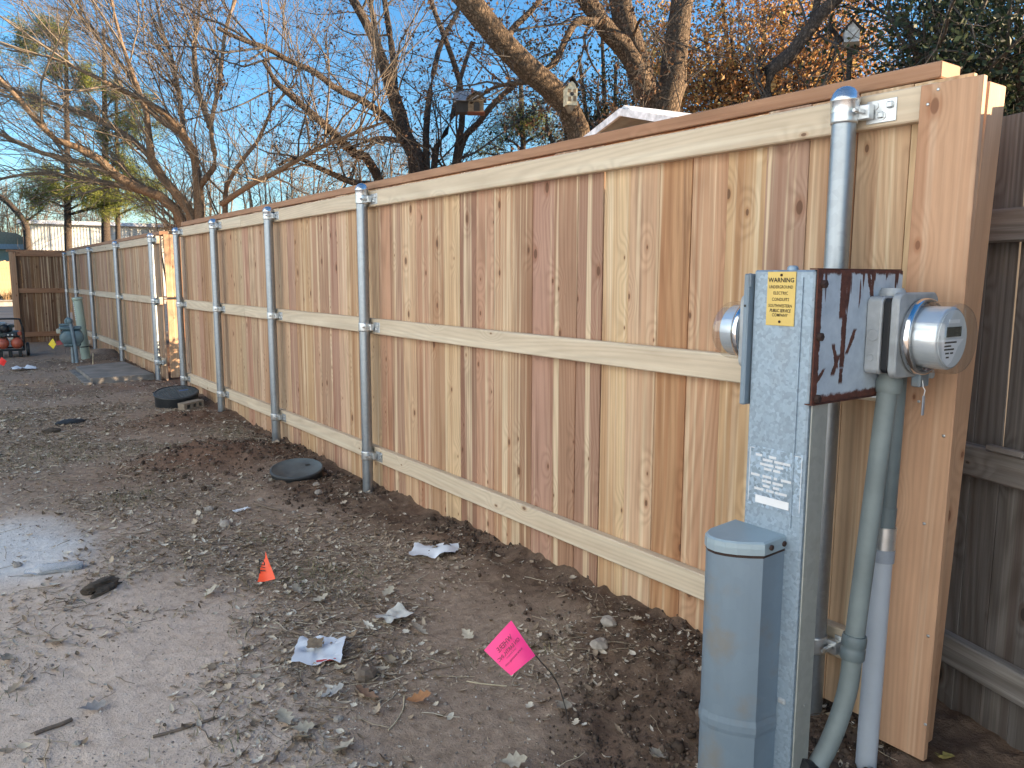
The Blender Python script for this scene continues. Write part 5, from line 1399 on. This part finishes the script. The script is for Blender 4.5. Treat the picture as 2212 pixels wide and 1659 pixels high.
# dark leaning street tree in front of the metal shed corner
T = Tree('street_tree', 'dark bare trunk leaning left at the corner of the metal shed', ground_below(62, 600, 30), 31)
T.limb([(*T.B[:2], -.1), (58, 500, 30), (52, 478, 30), (20, 440, 30), (-20, 410, 30)], .13, .10, 14).limb([(54, 482, 30), (70, 468, 30), (85, 458, 30), (100, 440, 30)], .05, .02, 10)
T.trunk(M['barkd'], 10).shoots(0, 8, (.5, 1.6), (.01, .025), (.4, 1.2), (0, 0, 1), .0, .25, 5, .3).twigs([1], M['twigd'])

# ------------------------------------------------------------------ birdhouses, shed and far buildings
M['bhwhite'] = plain('flaking_white_paint', (.62, .63, .62), .8, 0, .3, 30)
M['bhcream'] = plain('flaking_cream_paint', (.62, .55, .38), .8, 0, .3, 30)
M['bhwood'] = plain('weathered_birdhouse_wood', (.22, .16, .10), .85, 0, .35, 22)
M['bhdark'] = plain('dark_tarred_wood', (.04, .037, .036), .8, 0, .3, 20)
M['tin'] = galv('dull_tin', (.42, .45, .48), .5, .5, .06, 30)
def gable(b, w, dp, h0, h1, ov=.0, t=.012):
    """roof slabs over a box w wide, dp deep: eaves at h0, ridge at h1"""
    hw = w / 2 + ov
    for sx in (-1, 1):
        b.prism([(0, h1), (sx * hw, h0), (sx * hw, h0 + t), (0, h1 + t)] if sx > 0 else [(0, h1), (0, h1 + t), (-hw, h0 + t), (-hw, h0)], -dp / 2 - ov, dp / 2 + ov, axis='y')
    return b
P0 = px(1838, 78, 7.0); t = thing('birdhouse', 'white weathered birdhouse with dark gable roof on a post', 'birdhouse', P0, facing(P0) + .15)
MB().prism([(-.062, -.065), (.062, -.065), (.062, .035), (0, .105), (-.062, .035)], -.06, .06, axis='y').build('box', M['bhwhite'], t)
gable(MB(), .135, .15, .032, .112, .012).build('roof', M['bhdark'], t)
MB().box((-.068, -.075, -.105), (.068, .07, -.066), .004).build('tray', M['bhwood'], t)
b = MB(); b.tube([(0, 0, -.10), (.0, 0, -.18), (.01, 0, -1.4), (.01, 0, P0[2] * -1)], [.03, .022, .02, .02], 8); b.build('pole', M['bhdark'], t)
P0 = px(1232, 205, 8.0); t = thing('birdhouse', 'tall cream painted birdhouse hanging beside the leaning trunk', 'birdhouse', P0, facing(P0) + .35)
MB().box((-.058, -.05, -.11), (.058, .05, .06), .003).build('box', M['bhcream'], t)
MB().prism([(-.05, .06), (.05, .06), (.035, .10), (0, .125), (-.035, .10)], -.045, .045, axis='y').build('upper_box', M['bhcream'], t)
gable(MB(), .12, .10, .075, .165, .012).build('roof', M['bhdark'], t)
for (xx, zz, ww, hh) in ((-.03, .03, .016, .018), (.028, .03, .016, .018), (-.025, -.05, .015, .022), (.028, -.045, .015, .026)): MB().box((xx - ww, -.0535, zz - hh), (xx + ww, -.0502, zz + hh), .001).build('shutter', M['bhwood'], t)
MB().lathe([(.02, 0), (.02, -.003)], 14, (.0, -.0502, .0), 'y').build('entrance', M['bhdark'], t)
MB().prism([(-.04, -.115), (.04, -.115), (.0, -.175)], -.045, .045, axis='y').build('bracket', M['bhwood'], t)
MB().tube([(0, .05, -.1), (0, .12, .02), (.02, .2, .1)], .012, 8).build('hanger', M['bhdark'], t)
P0 = px(1015, 225, 9.5); t = thing('birdhouse', 'large wooden birdhouse with a tin roof hung in the middle tree', 'birdhouse', P0, facing(P0))
MB().box((-.165, -.02, -.10), (-.015, .14, .03), .003).build('side_box', M['bhdark'], t)
MB().prism([(-.195, .02), (-.195, .028), (-.195, .135), (.17, .135), (.17, .028)], .0, .012, axis='y').build('roof_back', M['tin'], t)
b = MB(); b.add([(-.195, -.075, .03), (.165, -.075, .03), (.165, .02, .155), (-.195, .02, .155), (-.195, -.072, .022), (.165, -.072, .022), (.165, .028, .15), (-.195, .028, .15)], [(0, 1, 2, 3), (7, 6, 5, 4), (0, 4, 5, 1), (1, 5, 6, 2), (2, 6, 7, 3), (3, 7, 4, 0)]); b.build('tin_roof', M['tin'], t)
MB().prism([(-.02, -.115), (.165, -.115), (.165, .03), (.072, .105), (-.02, .03)], -.14, .02, axis='y').build('porch_box', M['bhwood'], t)
b = MB()
for sx, x0 in ((1, .072), (-1, .072)): b.prism([(x0, .115), (x0 + sx * .115, .025), (x0 + sx * .115, .037), (x0, .127)][::sx], -.165, .02, axis='y')
b.build('porch_roof', M['bhwood'], t)
b = MB()
for sx in (1, -1): b.prism([(.095, .055), (.095 + sx * .07, .010), (.095 + sx * .07, .018), (.095, .063)][::sx], -.20, -.14, axis='y')
b.build('canopy', M['tin'], t)
MB().prism([(.045, -.105), (.115, -.105), (.115, -.02), (.10, .0), (.06, .0), (.045, -.02)], -.1425, -.1405, axis='y').build('entrance', M['bhdark'], t)
MB().box((-.03, -.16, -.128), (.175, .02, -.116), .002).build('floor', plain('red_brown_paint', (.20, .06, .03), .7), t)
MB().lathe([(.012, 0), (.012, .04), (.016, .045), (.016, .05)], 10, (.03, -.03, .12)).build('chimney', plain('brick_red_paint', (.18, .05, .035), .8), t)
for xx in (-.13, -.02): MB().tube([(xx, .06, .05), (xx, .16, -.02)], .012, 6).build('hanger', M['bhdark'], t)
lb = MB().box((.165, -.03, .02), (.20, .03, .08), .002).build('side_vent', plain('blue_paint', (.06, .14, .30), .6), t)

# garden shed whose roof shows above the fence
ap = px(1360, 238, 5.6)
t = thing('garden_shed', 'small garden shed with a flaking white ridge showing above the fence', 'shed', (ap[0], ap[1], 0), R(-8))
apz = ap[2]; dp = 1.9; hw = 1.0; dr = .30
M['shedwall'] = plain('tan_shed_board', (.40, .27, .15), .8, 0, .15, 8); M['shedroof'] = plain('grey_shed_roof', (.30, .32, .33), .7, 0, .2, 8); M['flake'] = plain('flaking_white_metal', (.70, .71, .73), .6, 0, .35, 14)
MB().prism([(hw - .1, 0), (hw - .1, apz - dr + .03), (0, apz - .06), (-hw + .1, apz - dr + .03), (-hw + .1, 0)], .26, dp, axis='x').build('wall', M['shedwall'], t)
for sy in (-1, 1):
    pl = [(0, apz - .03), (sy * hw, apz - dr), (sy * hw, apz - dr + .028), (0, apz - .002)]
    MB().prism(pl[::sy], -.06, dp + .1, axis='x').build('roof_panel', M['shedroof'], t)
    pl = [(0, apz - .045), (sy * (hw + .01), apz - dr - .015), (sy * (hw + .01), apz - dr + .034), (0, apz + .006)]
    MB().prism(pl[::sy], -.085, -.062, axis='x').build('barge_board', M['flake'], t)
b = MB()
for sy in (-1, 1):
    pl = [(0, apz + .012), (sy * .11, apz - .045), (sy * .11, apz - .030), (0, apz + .030)]; b.prism(pl[::sy], -.05, dp + .11, axis='x')
b.build('ridge_cap', M['flake'], t)

# far side of the street
M['corr'] = plain('cream_corrugated_metal', (.60, .60, .55), .5, 0, .08, 1)
P0 = px(62, 600, 44); bx, by = P0[0], P0[1]
t = thing('metal_shed', 'pale corrugated metal building with a white roof edge beyond the street', 'building', (bx, by, 0), R(-8))
b = MB(); n_ = 60
pl = []
for i in range(n_ * 2 + 1): pl.append((i * .08, -.025 if i % 2 == 0 else .0))
b.prism(pl + [(n_ * .16, 6), (0, 6)], 0, 4.0); b.build('wall', M['corr'], t)
for i in range(9): MB().box((i * 1.0 + .2, -.055, 0), (i * 1.0 + .26, -.028, 4.0)).build('rib', plain('grey_rib', (.38, .39, .38), .6), t)
rf = MB(); rf.prism([(-.3, 4.02), (10.0, 4.02), (10.0, 4.22), (-.3, 4.22)], -.4, -.1, axis='y'); rf.box((-.3, -.1, 4.02), (10, 6.3, 4.12)); rf.build('roof', M['flake'], t)
MB().box((-.12, -.06, 0), (-.005, 6, 4.0)).build('corner_trim', plain('brown_trim', (.20, .13, .09), .7), t)
P0 = px(-60, 600, 47)
t = thing('low_house', 'low pale green house with a grey roof edge at the far left', 'house', (P0[0], P0[1], 0), R(-8))
MB().box((0, 0, 0), (3.2, 5, 2.75)).build('wall', plain('pale_green_wall', (.40, .43, .34), .8, 0, .06, 2), t)
MB().box((-.3, -.4, 2.75), (3.4, 5.3, 3.05)).build('roof', plain('grey_fascia', (.42, .43, .43), .6), t)
MB().box((2.15, -.04, 0), (2.28, -.001, 2.75)).build('downpipe', plain('dark_pipe', (.07, .07, .07), .6), t)
MB().prism([(.3, 3.05), (3.3, 3.05), (2.4, 3.75), (1.6, 3.85), (.9, 3.6)], 1.0, 1.2, axis='y').build('gable', plain('brown_gable', (.42, .28, .17), .8), t)
P0 = px(-45, 600, 36.5)
t = thing('picket_fence', 'tall sunlit picket fence of narrow boards across the street', 'fence', (P0[0], P0[1], .2), R(-8))
fm = [MB().box((0, 0, 0), (.095, .02, h_), .004).mesh('picket', plain('sunny_fence_board', (.52, .40, .23), .8, 0, .15, 5)) for h_ in (1.66, 1.69, 1.64)]
for i in range(30):
    o = link('picket', fm[i % 3], t, (i * .10, 0, 0))
for z in (.3, 1.3): MB().box((0, .022, z), (3.0, .06, z + .09)).build('rail', M['old'], t)
o = MB(); 
# low dry shrub on the verge
def tuft(name, label, u, v, d, n, h, seed):
    P = px(u, v, d); P[2] = .2; r = np.random.default_rng(seed); O = np.zeros((n, 3)); O[:, :2] = r.normal(0, .35, (n, 2))
    D = r.normal(0, .5, (n, 3)); D[:, 2] = 1; D /= np.linalg.norm(D, axis=1, keepdims=True); L = r.uniform(.3, 1, n)[:, None] * h
    W = r.normal(size=(n, 3)) * .012; V = np.stack([O - W, O + W, O + D * L], 1).reshape(-1, 3)
    ob = link(name, fast_mesh(name, V, np.arange(3 * n).reshape(n, 3), M['lv_tan'])); ob.location = P; tag(ob, label, 'grass'); return ob
tuft('grass_clump', 'clump of dry straw-coloured grass at the far kerb', 48, 648, 33, 900, .55, 5)
